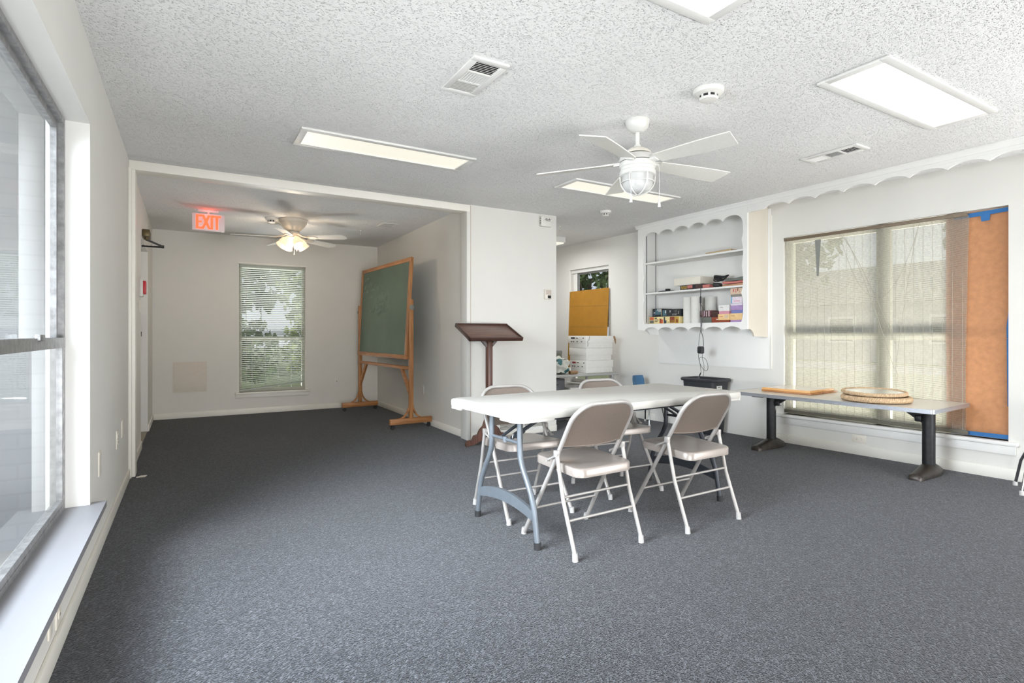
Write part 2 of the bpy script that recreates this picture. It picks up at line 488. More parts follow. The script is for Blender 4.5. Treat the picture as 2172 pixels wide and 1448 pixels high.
# wall panel behind the hanging cabinet
b = MB(); b.box(-.008, -.0005, 3.53, 5.01, .735, 2.40, bev=.002); struct('trim_5', b, M_cab, loc=WORG, rotz=WA)
b = MB(); b.box(-.012, -.0005, 3.515, 3.535, .735, 2.33, bev=.003); struct('trim_6', b, M_trim, loc=WORG, rotz=WA)

def base(name, pts, hgt=.075, th=.013, frame=None):
    bb = MB(); bb.box(*pts, 0, hgt, bev=.003)
    if frame: return struct(name, bb, M_trim, loc=WORG, rotz=WA)
    return struct(name, bb, M_trim)
base('baseboard_left', (XL, XL + .013, YF, YP - .05))
base('baseboard_alcove', (XL, XL + .013, YP + .15, DY0 - .002))
base('baseboard_entry', (XL, XL + .013, DY1 + .002, YB))
base('baseboard_back', (XL + .013, XA - .013, YB - .013, YB))
base('baseboard_chalkboard', (XA - .013, XA, YP + .15, YB))
base('baseboard_partition', (XA + .01, XPR, YP - .013, YP), .07)
base('baseboard_right', (-.013, 0, YF, 3.47), .085, frame=1)
base('baseboard_corner', (-.013, 0, 5.06, 5.75), .085, frame=1)

# ---- windows
def sash(bb, axis, a0, a1, z0, z1, c, w, t, m=0):
    """rectangular frame ring in the plane c, axis 'y' -> spans y"""
    for (p, q, r, s) in ((a0, a1, z0, z0 + w), (a0, a1, z1 - w, z1), (a0, a0 + w, z0 + w, z1 - w), (a1 - w, a1, z0 + w, z1 - w)):
        if axis == 'y': bb.box(c - t / 2, c + t / 2, p, q, r, s, m)
        else: bb.box(p, q, c - t / 2, c + t / 2, r, s, m)

def pane(bb, axis, c, a0, a1, z0, z1):
    if axis == 'y': bb.quad([(c, a0, z0), (c, a1, z0), (c, a1, z1), (c, a0, z1)])
    else: bb.quad([(a0, c, z0), (a1, c, z0), (a1, c, z1), (a0, c, z1)])

w1 = sempty('window_1')
b = MB(); gx = XL - .115
sash(b, 'y', WY0, WY1, WZ0, WZ1, gx, .028, .05)
sash(b, 'y', WY0 + .028, WY1 - .028, 1.055, WZ1 - .028, gx - .008, .03, .022)
sash(b, 'y', WY0 + .028, WY1 - .028, WZ0 + .028, 1.085, gx + .012, .026, .022)
b.box(gx + .0, gx + .03, WY0 + .03, WY1 - .03, 1.04, 1.085)
b.build('window_frame', M_aluold, w1)
b = MB()
pane(b, 'y', gx - .010, WY0 + .055, WY1 - .055, 1.085, WZ1 - .055); pane(b, 'y', gx + .012, WY0 + .05, WY1 - .05, WZ0 + .05, 1.06)
b.build('window_pane', M_glass, w1)
b = MB(); b.prism([(XL - .10, WY0), (XL, WY0), (XL, WY0 - .08), (XL + .058, WY0 - .08), (XL + .058, WY1 + .045), (XL, WY1 + .045), (XL, WY1), (XL - .10, WY1)], WZ0 - .024, WZ0 + .004)
b.box(XL, XL + .018, WY0 - .06, WY1 + .03, WZ0 - .085, WZ0 - .024, bev=.003)
b.build('window_sill', M_sill, w1)
b = MB()                                                # white liners of the reveal
b.box(XL - .09, XL + .0005, WY1 - .004, WY1, WZ0, WZ1); b.box(XL - .09, XL + .0005, WY0, WY1, WZ1 - .004, WZ1); b.box(XL - .09, XL + .0005, WY0, WY0 + .004, WZ0, WZ1)
b.build('window_reveal', M_white, w1)
b = MB(); b.box(gx + .022, gx + .04, 2.62, 2.70, 1.075, 1.10, bev=.004); b.build('sash_latch', M_aluold, w1)

w2 = sempty('window_2', WORG, WA)
b = MB(); cx = .10; ym = (RY0 + RY1) / 2
for a0, a1 in ((RY0, ym), (ym, RY1)):
    sash(b, 'y', a0, a1, RZ0, RZ1, cx, .055, .05)
    b.box(cx - .02, cx + .02, a0 + .05, a1 - .05, 1.05, 1.11)
b.build('window_frame', M_winframe, w2)
b = MB(); pane(b, 'y', cx, RY0 + .05, ym - .05, RZ0 + .05, RZ1 - .05); pane(b, 'y', cx, ym + .05, RY1 - .05, RZ0 + .05, RZ1 - .05)
b.build('window_pane', M_glass, w2)
b = MB(); b.box(-.055, .075, RY0 - .06, RY1 + .06, RZ0 - .028, RZ0, bev=.005); b.box(-.02, -.001, RY0 - .045, RY1 + .045, RZ0 - .10, RZ0 - .028, bev=.003)
b.build('window_sill', M_white, w2)

w3 = sempty('window_3')
b = MB(); cy = YB + .085
sash(b, 'x', BX0, BX1, BZ0, BZ1, cy, .04, .05); b.box(BX0 + .03, BX1 - .03, cy - .02, cy + .02, 1.01, 1.065)
for k in range(1, 5):
    xx = BX0 + (BX1 - BX0) * k / 5; b.box(xx - .004, xx + .004, cy + .03, cy + .04, BZ0, 1.02, m=1)
b.build('window_frame', [M_winframe, M_grey], w3)
b = MB(); pane(b, 'x', cy, BX0 + .03, BX1 - .03, BZ0 + .03, BZ1 - .03); b.build('window_pane', M_glass, w3)
b = MB(); b.box(BX0 - .05, BX1 + .06, YB - .045, YB + .06, BZ0 - .025, BZ0, bev=.005); b.box(BX0 - .04, BX1 + .05, YB - .016, YB - .001, BZ0 - .075, BZ0 - .025, bev=.003)
b.build('window_sill', M_trim, w3)
b = MB(); b.box(BX0 - .02, BX1 + .02, YB - .02, YB - .001, BZ1, BZ1 + .025, bev=.003); b.build('window_head', M_trim, w3)

w4 = sempty('window_4', WORG, WA)
b = MB(); sash(b, 'y', SY0, SY1, SZ0, SZ1, .10, .045, .04); b.box(.085, .115, SY0, SY1, 1.20, 1.245)
sash(b, 'y', SY0 + .05, SY1 - .09, 1.24, SZ1 - .045, .085, .03, .02, m=1); b.box(.04, .09, SY0, SY1, SZ1 - .05, SZ1, m=0)
b.build('window_frame', [M_white, M_alu], w4)
b = MB(); pane(b, 'y', .10, SY0 + .03, SY1 - .03, SZ0 + .03, SZ1 - .03); b.build('window_pane', M_glass, w4)
b = MB(); b.box(-.03, .07, SY0 - .04, SY1 + .04, SZ0 - .025, SZ0, bev=.004); b.build('window_sill', M_white, w4)

# ---- exit door in the left wall of the alcove
d1 = sempty('door_1')
b = MB(); b.box(XL - .155, XL - .115, DY0 + .03, DY1 - .03, .015, DZ - .03, bev=.003)
for z0, z1 in ((.25, .95), (1.10, 1.85)): b.box(XL - .1165, XL - .112, DY0 + .2, DY1 - .2, z0, z1, bev=.002)
b.build('door_leaf', M_white, d1)
b = MB(); b.box(XL - .16, XL + .001, DY0 - .001, DY0 + .028, 0, DZ); b.box(XL - .16, XL + .001, DY1 - .028, DY1 + .001, 0, DZ); b.box(XL - .16, XL + .001, DY0, DY1, DZ - .028, DZ + .001)
b.build('door_frame', M_white, d1)
b = MB(); b.box(XL - .16, XL - .003, DY0, DY1, .0, .006); b.build('threshold', M_tile, d1)
b = MB(); b.cyl((XL - .115, DY1 - .13, 1.10), (XL - .05, DY1 - .13, 1.10), .026, seg=16); b.cyl((XL - .06, DY1 - .14, 1.10), (XL - .055, DY1 - .26, 1.09), .011, seg=10)
b.box(XL - .116, XL - .075, DY1 - .17, DY1 - .10, 1.16, 1.24, bev=.01)
b.build('door_handle', M_black, d1)

# ------------------------------------------------------------------ fixed fittings on the walls
def plate(name, label, cat, loc, rotz, w=.072, h=.115, style='outlet', m=None, group=None):
    """wall plate; local +x is out of the wall"""
    t = thing(name, label, cat, loc, rotz, group)
    bb = MB(); bb.box(0, .006, -w / 2, w / 2, -h / 2, h / 2, bev=.002); bb.build('cover_plate', m or M_ivory, t)
    if style == 'outlet':
        for z in (-.02, .02):
            bb = MB(); bb.cyl((.005, 0, z), (.009, 0, z), .0165, seg=16)
            for yy in (-.006, .006): bb.box(.0085, .0096, yy - .001, yy + .001, z - .002, z + .007, m=1)
            bb.build('socket', [m or M_ivory, M_dark], t)
    elif style == 'outleth':
        for y in (-.02, .02):
            bb = MB(); bb.cyl((.005, y, 0), (.009, y, 0), .0165, seg=16)
            for zz in (-.006, .006): bb.box(.0085, .0096, y - .002, y + .005, zz - .001, zz + .001, m=1)
            bb.build('socket', [m or M_ivory, M_dark], t)
    elif style == 'switch':
        bb = MB(); bb.box(.005, .013, -.005, .005, -.012, .012, bev=.002); bb.build('toggle', m or M_ivory, t)
    elif style == 'jack':
        bb = MB(); bb.cyl((.005, 0, 0), (.018, 0, 0), .012, seg=14, m=0); bb.cyl((.016, 0, 0), (.0185, 0, 0), .006, seg=10, m=1); bb.build('jack', [m or M_ivory, M_dark], t)
    return t

plate('wall_plate', 'white blank plate on left wall, nearest the big window', 'wall plate', (XL, 3.48, .44), 0, .075, .125, 'blank')
plate('outlet', 'white outlet low on left wall, between two other plates', 'outlet', (XL, 4.28, .43), 0)
plate('wall_plate', 'white blank plate on left wall, farthest of the plates before the beam', 'wall plate', (XL, 4.60, .45), 0, style='blank')
plate('outlet', 'white round-cornered outlet just under the left window sill', 'outlet', (XL, 2.44, .145), 0, .075, .115)
plate('wall_plate', 'narrow blank plate beside the outlet under the left window sill', 'wall plate', (XL, 2.31, .145), 0, .05, .075, 'blank')
plate('outlet', 'white wall jack plate on back wall, right of the window', 'wall plate', (1.90, YB, .40), -PI / 2, style='jack', m=M_plastic)
plate('outlet', 'white duplex outlet on alcove wall behind the chalkboard', 'outlet', (XA, 6.44, .41), PI, m=M_plastic)
p = wl(0, 2.69, .145)
plate('outlet', 'wide duplex outlet under the blind, behind the bench', 'outlet', p, PI + WA, .12, .075, 'outleth')
t = thing('access_panel', 'square beige access panel low on back wall left of the window', 'wall panel', (0, YB, .335))
mp_ = mat('panel_paint', srgb(212, 204, 192), .7, var=.02)
b = MB(); sash(b, 'x', -.17, .215, 0, .40, -.004, .012, .008); b.build('panel_frame', mp_, t)
b = MB(); b.box(-.159, .204, -.0065, 0, .011, .389, bev=.002); b.build('panel_cover', mp_, t)

# thermostat, chime, return grille on the partition
t = thing('thermostat', 'small beige thermostat with dark display on the partition wall', 'thermostat', (3.48, YP, 1.545))
b = MB(); b.box(-.042, .042, -.028, 0, -.055, .055, bev=.005); b.build('thermostat_body', M_ivory, t)
b = MB(); b.box(-.008, .036, -.030, -.026, -.045, -.012); b.build('display', M_dark, t)
b = MB(); b.box(-.034, .036, -.031, -.027, -.004, .046, bev=.003); b.build('mounting_plate', mat('taupe', srgb(196, 184, 172), .5), t)
t = thing('door_chime', 'small white boxy alarm sounder high on the partition wall corner', 'alarm', (3.445, YP, 2.36))
b = MB(); b.box(-.07, .07, -.045, 0, -.06, .05, bev=.008); b.build('mounting_box', M_plastic, t)
b = MB()
for z in (-.03, -.005, .02): b.box(-.0715, -.069, -.034, -.02, z, z + .01)
b.build('sounder_slot', M_dark, t)
b = MB()
for k_ in range(6): b.box(-.02 + k_ * .013, -.011 + k_ * .013, -.0458, -.0445, .014, .024 + .008 * (k_ % 3 == 1))
b.box(-.01, .05, -.0458, -.0445, .003, .008); b.build('printed_marking', M_ink, t, smooth=0)

t = thing('return_grille', 'white louvred return air grille at the foot of the partition', 'vent', (2.83, YP, .04))
b = MB()
sash(b, 'x', 0, .68, 0, .26, -.008, .035, .016); b.build('grille_frame', M_white, t)
b = MB(); b.box(.03, .65, -.004, -.001, .03, .23); b.build('backing', mat('grille_back', srgb(120, 118, 112), .8), t)
b = MB()
for k in range(14): b.cbox((.34, -.008, .045 + k * .0131), (.62, .011, .0035), rot=(R(-35), 0, 0))
b.box(.335, .345, -.013, -.003, .03, .23); b.build('louvres', M_white, t)

# fire alarm pull and switch beside the door
t = thing('fire_alarm_pull', 'red and white fire alarm pull beside the exit door', 'fire alarm', (XL, 6.20, 1.53))
b = MB(); b.box(0, .03, -.06, .06, -.08, .08, bev=.004); b.build('alarm_base', M_plastic, t)
b = MB(); b.box(.028, .052, -.052, .052, -.055, .068, bev=.006); b.build('pull_handle', M_alarm, t)
plate('light_switch', 'small light switch under the red fire alarm pull', 'switch', (XL, 6.20, 1.36), 0, style='switch', m=M_ivory)
# door closer
t = thing('door_closer', 'bronze door closer with folded arm above the exit door', 'door closer', (XL, 6.62, 2.10))
b = MB(); b.box(.001, .065, -.13, .12, -.035, .035, bev=.008); b.cyl((.033, -.05, -.06), (.033, -.05, -.03), .018, seg=12); b.build('closer_body', M_bronze, t)
b = MB(); b.tube([(.033, -.05, -.058), (.16, .31, -.068)], .011, 8); b.tube([(.16, .31, -.074), (-.02, .22, -.088)], .009, 8); b.cyl((.16, .31, -.085), (.16, .31, -.055), .013, seg=10)
b.build('closer_arm', M_black, t)

# exit sign
t = thing('exit_sign', 'white EXIT sign with glowing red letters hung from alcove ceiling', 'exit sign', (.19, 6.79, CE))
b = MB(); b.box(-.155, .155, -.02, .02, -.225, -.04, bev=.008); b.build('sign_housing', M_exitbox, t)
b = MB(); b.box(-.10, .10, -.02, .02, -.022, 0, bev=.004); b.cyl((0, 0, -.05), (0, 0, -.015), .012); b.build('ceiling_bracket', M_exitbox, t)
vs, fs = text_mb('EXIT', .2, .003)
mx = max(v[0] for v in vs); mn = min(v[0] for v in vs); hy = max(v[1] for v in vs) - min(v[1] for v in vs); oy = (max(v[1] for v in vs) + min(v[1] for v in vs)) / 2
b = MB(); b.faces(vs, fs, 0, Matrix.Translation((0, -.0215, -.132)) @ Euler((R(90), 0, 0)).to_matrix().to_4x4() @ Matrix.Diagonal((.225 / (mx - mn), .150 / hy, 1, 1)) @ Matrix.Translation((-(mx + mn) / 2, -oy, 0)))
# embolden the strokes
for dx in (-.006, -.003, .003, .006):
    b.faces(vs, fs, 0, Matrix.Translation((dx, -.0212, -.132)) @ Euler((R(90), 0, 0)).to_matrix().to_4x4() @ Matrix.Diagonal((.225 / (mx - mn), .150 / hy, 1, 1)) @ Matrix.Translation((-(mx + mn) / 2, -oy, 0)))
b.build('exit_lettering', M_exit, t, smooth=0)

# ------------------------------------------------------------------ ceiling fittings
def troffer(label, x0, x1, y0, y1, dm):
    t = thing('ceiling_light', label, 'ceiling light', ((x0 + x1) / 2, (y0 + y1) / 2, CE), 0, 'recessed fluorescent ceiling lights')
    hx, hy = (x1 - x0) / 2, (y1 - y0) / 2
    bb = MB()
    w = .045
    for (p, q, r, s) in ((-hx, hx, -hy, -hy + w), (-hx, hx, hy - w, hy), (-hx, -hx + w, -hy + w, hy - w), (hx - w, hx, -hy + w, hy - w)):
        bb.box(p, q, r, s, -.014, 0, bev=.003)
    bb.build('frame', M_white, t)
    bb = MB(); bb.box(-hx + w - .004, hx - w + .004, -hy + w - .004, hy - w + .004, -.007, -.002); bb.build('diffuser', dm, t)
    return t
troffer('long fluorescent ceiling light left of the vent, near the beam', .63, 1.895, 3.73, 4.085, M_diffw)
troffer('fluorescent ceiling light seen behind the near ceiling fan', 2.865, 4.14, 3.76, 4.09, M_diffw)
troffer('bright fluorescent ceiling light at upper right, above the window wall', 2.89, 4.165, 1.335, 1.69, M_diff)
troffer('fluorescent ceiling light cut by the top edge of the photo', .655, 1.92, 1.25, 1.60, M_diff)

def vent(name, label, cx, cy, hx, hy, rots=(27, 30, 58), long='y'):
    t = thing(name, label, 'vent', (cx, cy, CE))
    bb = MB(); w = .035
    for (p, q, r, s) in ((-hx, hx, -hy, -hy + w), (-hx, hx, hy - w, hy), (-hx, -hx + w, -hy + w, hy - w), (hx - w, hx, -hy + w, hy - w)):
        bb.box(p, q, r, s, -.012, 0, bev=.003)
    L = (hy - w) if long == 'y' else (hx - w)
    for k in (-1, 1):
        c = k * L / 3
        if long == 'y': bb.box(-hx + w, hx - w, c - .005, c + .005, -.011, -.001)
        else: bb.box(c - .005, c + .005, -hy + w, hy - w, -.011, -.001)
    bb.build('vent_frame', M_white, t)
    bb = MB(); bb.box(-hx + w, hx - w, -hy + w, hy - w, -.0025, -.001); bb.build('backing', M_dark, t)
    bb = MB()
    ix, iy = hx - w, hy - w
    for sec in (-1, 0, 1):
        c = sec * 2 * L / 3
        if sec == 0:
            for k in range(9): bb.cbox((-ix + (k + .5) * 2 * ix / 9, c, -.0075), (.0105, 2 * L / 3 - .01, .0018), rot=(0, R(rots[1]), 0))
        else:
            nk = max(3, int(2 * L / 3 / .0155)); pt = (2 * L / 3) / (nk + .3)
            for k in range(nk): bb.cbox((0, c + (k - (nk - 1) / 2) * pt, -.0075), (2 * ix, .0115, .0012), rot=(R(rots[1 + sec]), 0, 0))
    bb.build('louvres', M_white, t)
    return t
vent('ceiling_vent', 'white ceiling vent with three louvre banks at top centre', 1.28, 2.555, .10, .205)
vent('ceiling_vent', 'small dark ceiling vent beside the scalloped valance, right of the near fan', 4.125, 2.28, .09, .205, (30, -18, -40))
vent('ceiling_vent', 'small square dark ceiling vent in the alcove right of the far fan', 2.11, 6.56, .10, .13, (12, -30, 12))

def detector(label, x, y, r, m=M_plastic):
    t = thing('smoke_detector', label, 'smoke detector', (x, y, CE))
    bb = MB(); bb.lathe([(r, 0), (r * 1.0, -.010), (r * .93, -.022), (r * .7, -.03), (r * .62, -.032)], 36); bb.build('detector_base', m, t)
    bb = MB(); bb.lathe([(r * .58, -.030), (r * .56, -.048)], 30, caps=False)
    bb.build('sensor_vents', M_dark, t)
    bb = MB(); bb.lathe([(r * .62, -.046), (r * .55, -.056), (r * .3, -.060), (.001, -.061)], 30)
    for k in range(8):
        a = k * PI / 4; bb.cbox((r * .58 * math.cos(a), r * .58 * math.sin(a), -.039), (.006, .012, .018), rot=(0, 0, a))
    bb.build('detector_cap', m, t)
    return t
detector('round smoke detector on main ceiling behind the near fan mount', 2.46, 2.04, .082)
detector('small smoke detector on ceiling beyond the near fan, by the cabinet', 3.92, 4.62, .062)
detector('small smoke detector on alcove ceiling left of the far fan', .83, 6.86, .070)

def hook(label, x, y):
    bb = MB(); bb.cyl((0, 0, 0), (0, 0, -.012), .012, seg=12)
    bb.tube([(0, 0, -.01), (0, 0, -.03)] + [(0, .016 * math.sin(a), -.046 + .016 * math.cos(a)) for a in [i * PI / 6 for i in range(1, 9)]], .003, 8)
    o = bb.build('ceiling_hook', M_plastic, loc=(x, y, CE)); tag(o, label, 'hook')
hook('small white ceiling hook in the alcove, between far fan and vent', 1.92, 7.08)
hook('small white ceiling hook just past the partition corner', 3.98, 5.56)
t = thing('ceiling_lamp', 'boxy white surface ceiling light peeking past the partition', 'ceiling light', (4.05, 6.25, CE))
b = MB(); b.box(-.45, .45, -.10, .10, -.075, 0, bev=.006); b.build('lamp_housing', M_white, t)
b = MB(); b.box(-.43, .43, -.09, .09, -.090, -.0745, bev=.004); b.build('diffuser', M_diffw, t)

# ---- ceiling fans
def blade_poly(r0, r1, w0, w1, slant):
    p = []
    n = 10
    for i in range(n + 1):
        s = i / n; p.append((r0 + (r1 - r0) * s, -(w0 + (w1 - w0) * math.sin(s * PI * .55) / math.sin(PI * .55))))
    q = []
    for i in range(n + 1):
        s = 1 - i / n; q.append((r0 + (r1 - slant - r0) * s, (w0 + (w1 - w0) * math.sin(s * PI * .55) / math.sin(PI * .55))))
    return p + q

t = thing('ceiling_fan', 'white five-blade ceiling fan with caged lamp over the folding table', 'ceiling fan', (2.43, 2.56, CE))
b = MB(); b.lathe([(.074, 0), (.075, -.012), (.066, -.045), (.040, -.070), (.022, -.076)], 36); b.build('canopy', M_fanw, t)
b = MB(); b.cyl((0, 0, -.07), (0, 0, -.17), .0135, seg=16); b.lathe([(.02, -.155), (.024, -.165), (.024, -.178)], 20); b.build('downrod', M_fanw, t)
b = MB(); b.lathe([(.02, -.172), (.05, -.178), (.083, -.200), (.088, -.214)], 40, m=1); b.lathe([(.075, -.212), (.075, -.222)], 40, m=2, caps=False)
b.lathe([(.088, -.220), (.105, -.226), (.112, -.240), (.112, -.262)], 40)
b.build('motor_housing', [M_fanw, M_ivory, M_dark], t)
b = MB(); b.lathe([(.108, -.262), (.1095, -.266)], 40, m=1); b.lathe([(.110, -.266), (.1125, -.272), (.1125, -.296), (.106, -.300), (.106, -.318), (.112, -.322), (.113, -.345), (.106, -.350)], 40)
b.build('light_collar', [M_fanw, M_dark], t)
b = MB(); b.lathe([(.094, -.345), (.096, -.38), (.090, -.42), (.072, -.445), (.04, -.458), (.001, -.462)], 36); b.build('globe', M_frost, t)
b = MB()
for k in range(3):
    a = k * PI / 3 + .35
    pts = []
    for i in range(17):
        th = PI * i / 16
        rr = .108 * math.cos(th); zz = -.350 - .118 * (abs(math.sin(th)) ** .8)
        pts.append((rr * math.cos(a), rr * math.sin(a), zz))
    b.tube(pts, .0042, 8)
b.tube([(.103 * math.cos(i * PI / 12), .103 * math.sin(i * PI / 12), -.39) for i in range(24)], .0035, 8, closed=True)
b.build('lamp_cage', M_fanw, t)
for k in range(5):
    a = R(61.5 + 72 * k)
    Mx = Euler((0, 0, a)).to_matrix().to_4x4() @ Matrix.Translation((0, 0, -.262)) @ Euler((R(-12), R(2.5), 0)).to_matrix().to_4x4()
    bb = MB(); bb.prism(blade_poly(.15, .665, .048, .072, .03), -.003, .003, 'xy', 0, Mx); bl = bb.build('blade', M_fanblade, t)
    bb = MB(); bb.prism([(.095, -.026), (.15, -.03), (.20, -.042), (.225, 0), (.20, .042), (.15, .03), (.095, .026)], .003, .008, 'xy', 0, Mx); bb.box(.09, .15, -.022, .022, -.01, .005, 0, .003, Mx); bb.build('blade_iron', M_fanw, bl)
for (px, py, l) in ((-.09, -.05, .155), (.09, -.06, .16)):
    bb = MB(); bb.tube([(px * 1.2, py * 1.2, -.285), (px * 1.25, py * 1.25, -.30), (px * 1.25, py * 1.25, -.285 - l - .05)], .0016, 6)
    z = -.285 - l - .05
    bb.lathe([(.003, 0), (.007, -.006), (.006, -.014), (.008, -.03), (.010, -.05), (.001, -.052)], 12, M=Matrix.Translation((px * 1.25, py * 1.25, z)))
    bb.build('pull_chain', M_fanw, t)

t = thing('ceiling_fan', 'almond hugger ceiling fan with lit tulip glass shades in the alcove', 'ceiling fan', (1.06, 6.84, CE))
b = MB(); b.lathe([(.155, 0), (.158, -.02), (.152, -.045), (.140, -.055), (.135, -.07), (.115, -.095), (.085, -.125), (.06, -.145)], 44); b.build('motor_housing', M_fan2, t)
b = MB(); b.lathe([(.055, -.143), (.075, -.150), (.075, -.170), (.05, -.178), (.045, -.20), (.055, -.21), (.03, -.235), (.001, -.24)], 30); b.build('light_hub', M_fan2, t)
for k in range(5):
    a = R(33 + 72 * k)
    Mx = Euler((0, 0, a)).to_matrix().to_4x4() @ Matrix.Translation((0, 0, -.205)) @ Euler((R(-12), R(1.5), 0)).to_matrix().to_4x4()
    bb = MB()
    poly = [(.20, -.05), (.40, -.062), (.58, -.066)] + arc(.60, -.006, .06, -90, 0, 5) + arc(.60, .006, .06, 0, 90, 5) + [(.58, .066), (.40, .062), (.20, .05)]
    bb.prism(poly, -.003, .003, 'xy', 0, Mx); bl = bb.build('blade', M_fanblade, t)
    bb = MB(); bb.tube([Mx @ Vector(p) for p in ((.06, 0, .04), (.12, 0, .012), (.19, 0, -.004))], [.010, .010, .008], 8)
    bb.prism([(.245 + .06 * math.cos(i * PI / 10), .042 * math.sin(i * PI / 10)) for i in range(20)], -.010, -.003, 'xy', 0, Mx); bb.build('blade_iron', M_fan2, bl)
for k in range(4):
    a = R(20 + 90 * k)
    Mx = Matrix.Translation((.06 * math.cos(a), .06 * math.sin(a), -.215)) @ Euler((0, 0, a)).to_matrix().to_4x4() @ Euler((0, R(142), 0)).to_matrix().to_4x4()
    bb = MB(); bb.lathe([(.02, -.01), (.026, .01), (.050, .045), (.058, .085), (.055, .105), (.066, .135)], 24, m=0, M=Mx, caps=False); sh = bb.build('lamp_shade', M_shade, t)
    bb = MB(); bb.lathe([(.001, .02), (.02, .03), (.03, .06), (.024, .085), (.001, .095)], 16, M=Mx); bb.build('bulb', M_bulb, sh)
for (px, py, l) in ((.01, -.03, .17), (.04, -.02, .12)):
    bb = MB(); bb.tube([(px, py, -.23), (px, py, -.23 - l)], .0015, 6); bb.lathe([(.002, 0), (.006, -.006), (.006, -.014), (.001, -.018)], 10, M=Matrix.Translation((px, py, -.23 - l)))
    bb.build('pull_chain', M_fan2, t)

# ------------------------------------------------------------------ folding table
TZ = .72
TR = R(2.7)
t = thing('folding_table', 'white plastic folding table with grey steel legs in the middle of the room', 'table', (2.265, 2.685, 0), TR)
HX, HY = .915, .38
b = MB()
outer = roundrect(HX, HY, .075, 6)
n = len(outer)
def ring(b, s, z):
    o = roundrect(HX - s, HY - s, max(.01, .075 - s), 6)
    return [b.bm.verts.new((x, y, z)) for x, y in o]
rs = [ring(b, .03, TZ - .044), ring(b, .004, TZ - .046), ring(b, 0, TZ - .038), ring(b, 0, TZ - .012), ring(b, .004, TZ - .004), ring(b, .018, TZ - .002), ring(b, .022, TZ - .0045), ring(b, .03, TZ - .001)]
for A, B in zip(rs, rs[1:]):
    for i in range(n): b.bm.faces.new((A[i], A[(i + 1) % n], B[(i + 1) % n], B[i]))
b.bm.faces.new(rs[-1])
inn = ring(b, .034, TZ - .02)
for i in range(n): b.bm.faces.new((inn[i], inn[(i + 1) % n], rs[0][(i + 1) % n], rs[0][i]))
b.bm.faces.new(inn[::-1])
# deeper corners of the skirt
for sx in (-1, 1):
    for sy in (-1, 1):
        b.box(*(sorted((sx * (HX - .003), sx * (HX - .016)))), *(sorted((sy * .21, sy * (HY - .075)))), TZ - .058, TZ - .04, bev=.003)
        b.box(*(sorted((sx * (HX - .075), sx * (HX - .23)))), *(sorted((sy * (HY - .003), sy * (HY - .016)))), TZ - .058, TZ - .04, bev=.003)
        b.prism([(sx * (HX - .075) + sx * .072 * math.cos(R(an)), sy * (HY - .075) + sy * .072 * math.sin(R(an))) for an in range(0, 91, 15)] + [(sx * (HX - .075) + sx * .058 * math.cos(R(an)), sy * (HY - .075) + sy * .058 * math.sin(R(an))) for an in range(90, -1, -15)], TZ - .058, TZ - .04)
b.build('table_top', M_tabtop, t)
b = MB(); b.box(-HX + .12, HX - .12, -HY + .035, -HY + .06, TZ - .06, TZ - .022, bev=.004); b.box(-HX + .12, HX - .12, HY - .06, HY - .035, TZ - .06, TZ - .022, bev=.004); b.build('side_rail', M_tabledk, t)
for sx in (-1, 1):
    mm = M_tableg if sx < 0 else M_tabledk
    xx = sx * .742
    fr = None
    for sy in (-1, 1):
        pts = [(xx, sy * .145, TZ - .03), (xx, sy * .145, .50), (xx, sy * .150, .44), (xx, sy * .175, .385), (xx, sy * .215, .325), (xx, sy * .25, .265), (xx, sy * .275, .20), (xx, sy * .29, .12), (xx, sy * .305, .03)]
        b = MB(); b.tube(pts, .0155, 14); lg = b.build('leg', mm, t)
        b = MB(); b.cyl((xx, sy * .3055, .035), (xx, sy * .307, .0), .0185, .0195, seg=14); b.build('foot_cap', M_rubber, lg)
    b = MB()
    prof = []
    for i in range(13):
        s = -1 + 2 * i / 12; prof.append((s * .272, .185 + .045 * (1 - s * s) + .0))
    low = [(y * .985, z - .05 - .012 * (1 - (y / .272) ** 2)) for y, z in reversed(prof)]
    b.prism(prof + low, xx - .009, xx + .009, 'yz'); b.build('cross_plate', mm, t)
    b = MB(); b.tube([(xx, -.145, .515), (xx, .145, .515)], .009, 10); b.cyl((xx, 0, .50), (xx, 0, .53), .014, seg=12); b.build('cross_bar', mm, t)
    b = MB(); b.tube([(xx - sx * .01, -.045, .525), (xx - sx * .22, -.05, .625), (xx - sx * .47, -.06, TZ - .03)], .0105, 10); b.tube([(xx - sx * .01, .045, .525), (xx - sx * .20, .045, .625), (xx - sx * .25, .04, .65)], .009, 8)
    b.cbox((xx - sx * .06, -.047, .55), (.07, .03, .026), rot=(0, sx * R(25), 0), bev=.004); b.build('brace', M_tabledk, t)
    b = MB(); b.tube([(xx - sx * .03 + .022 * math.cos(i * PI / 8), -.06, .53 + .03 * math.sin(i * PI / 8)) for i in range(16)], .0022, 6, closed=True); b.build('lock_ring', M_steel, t)

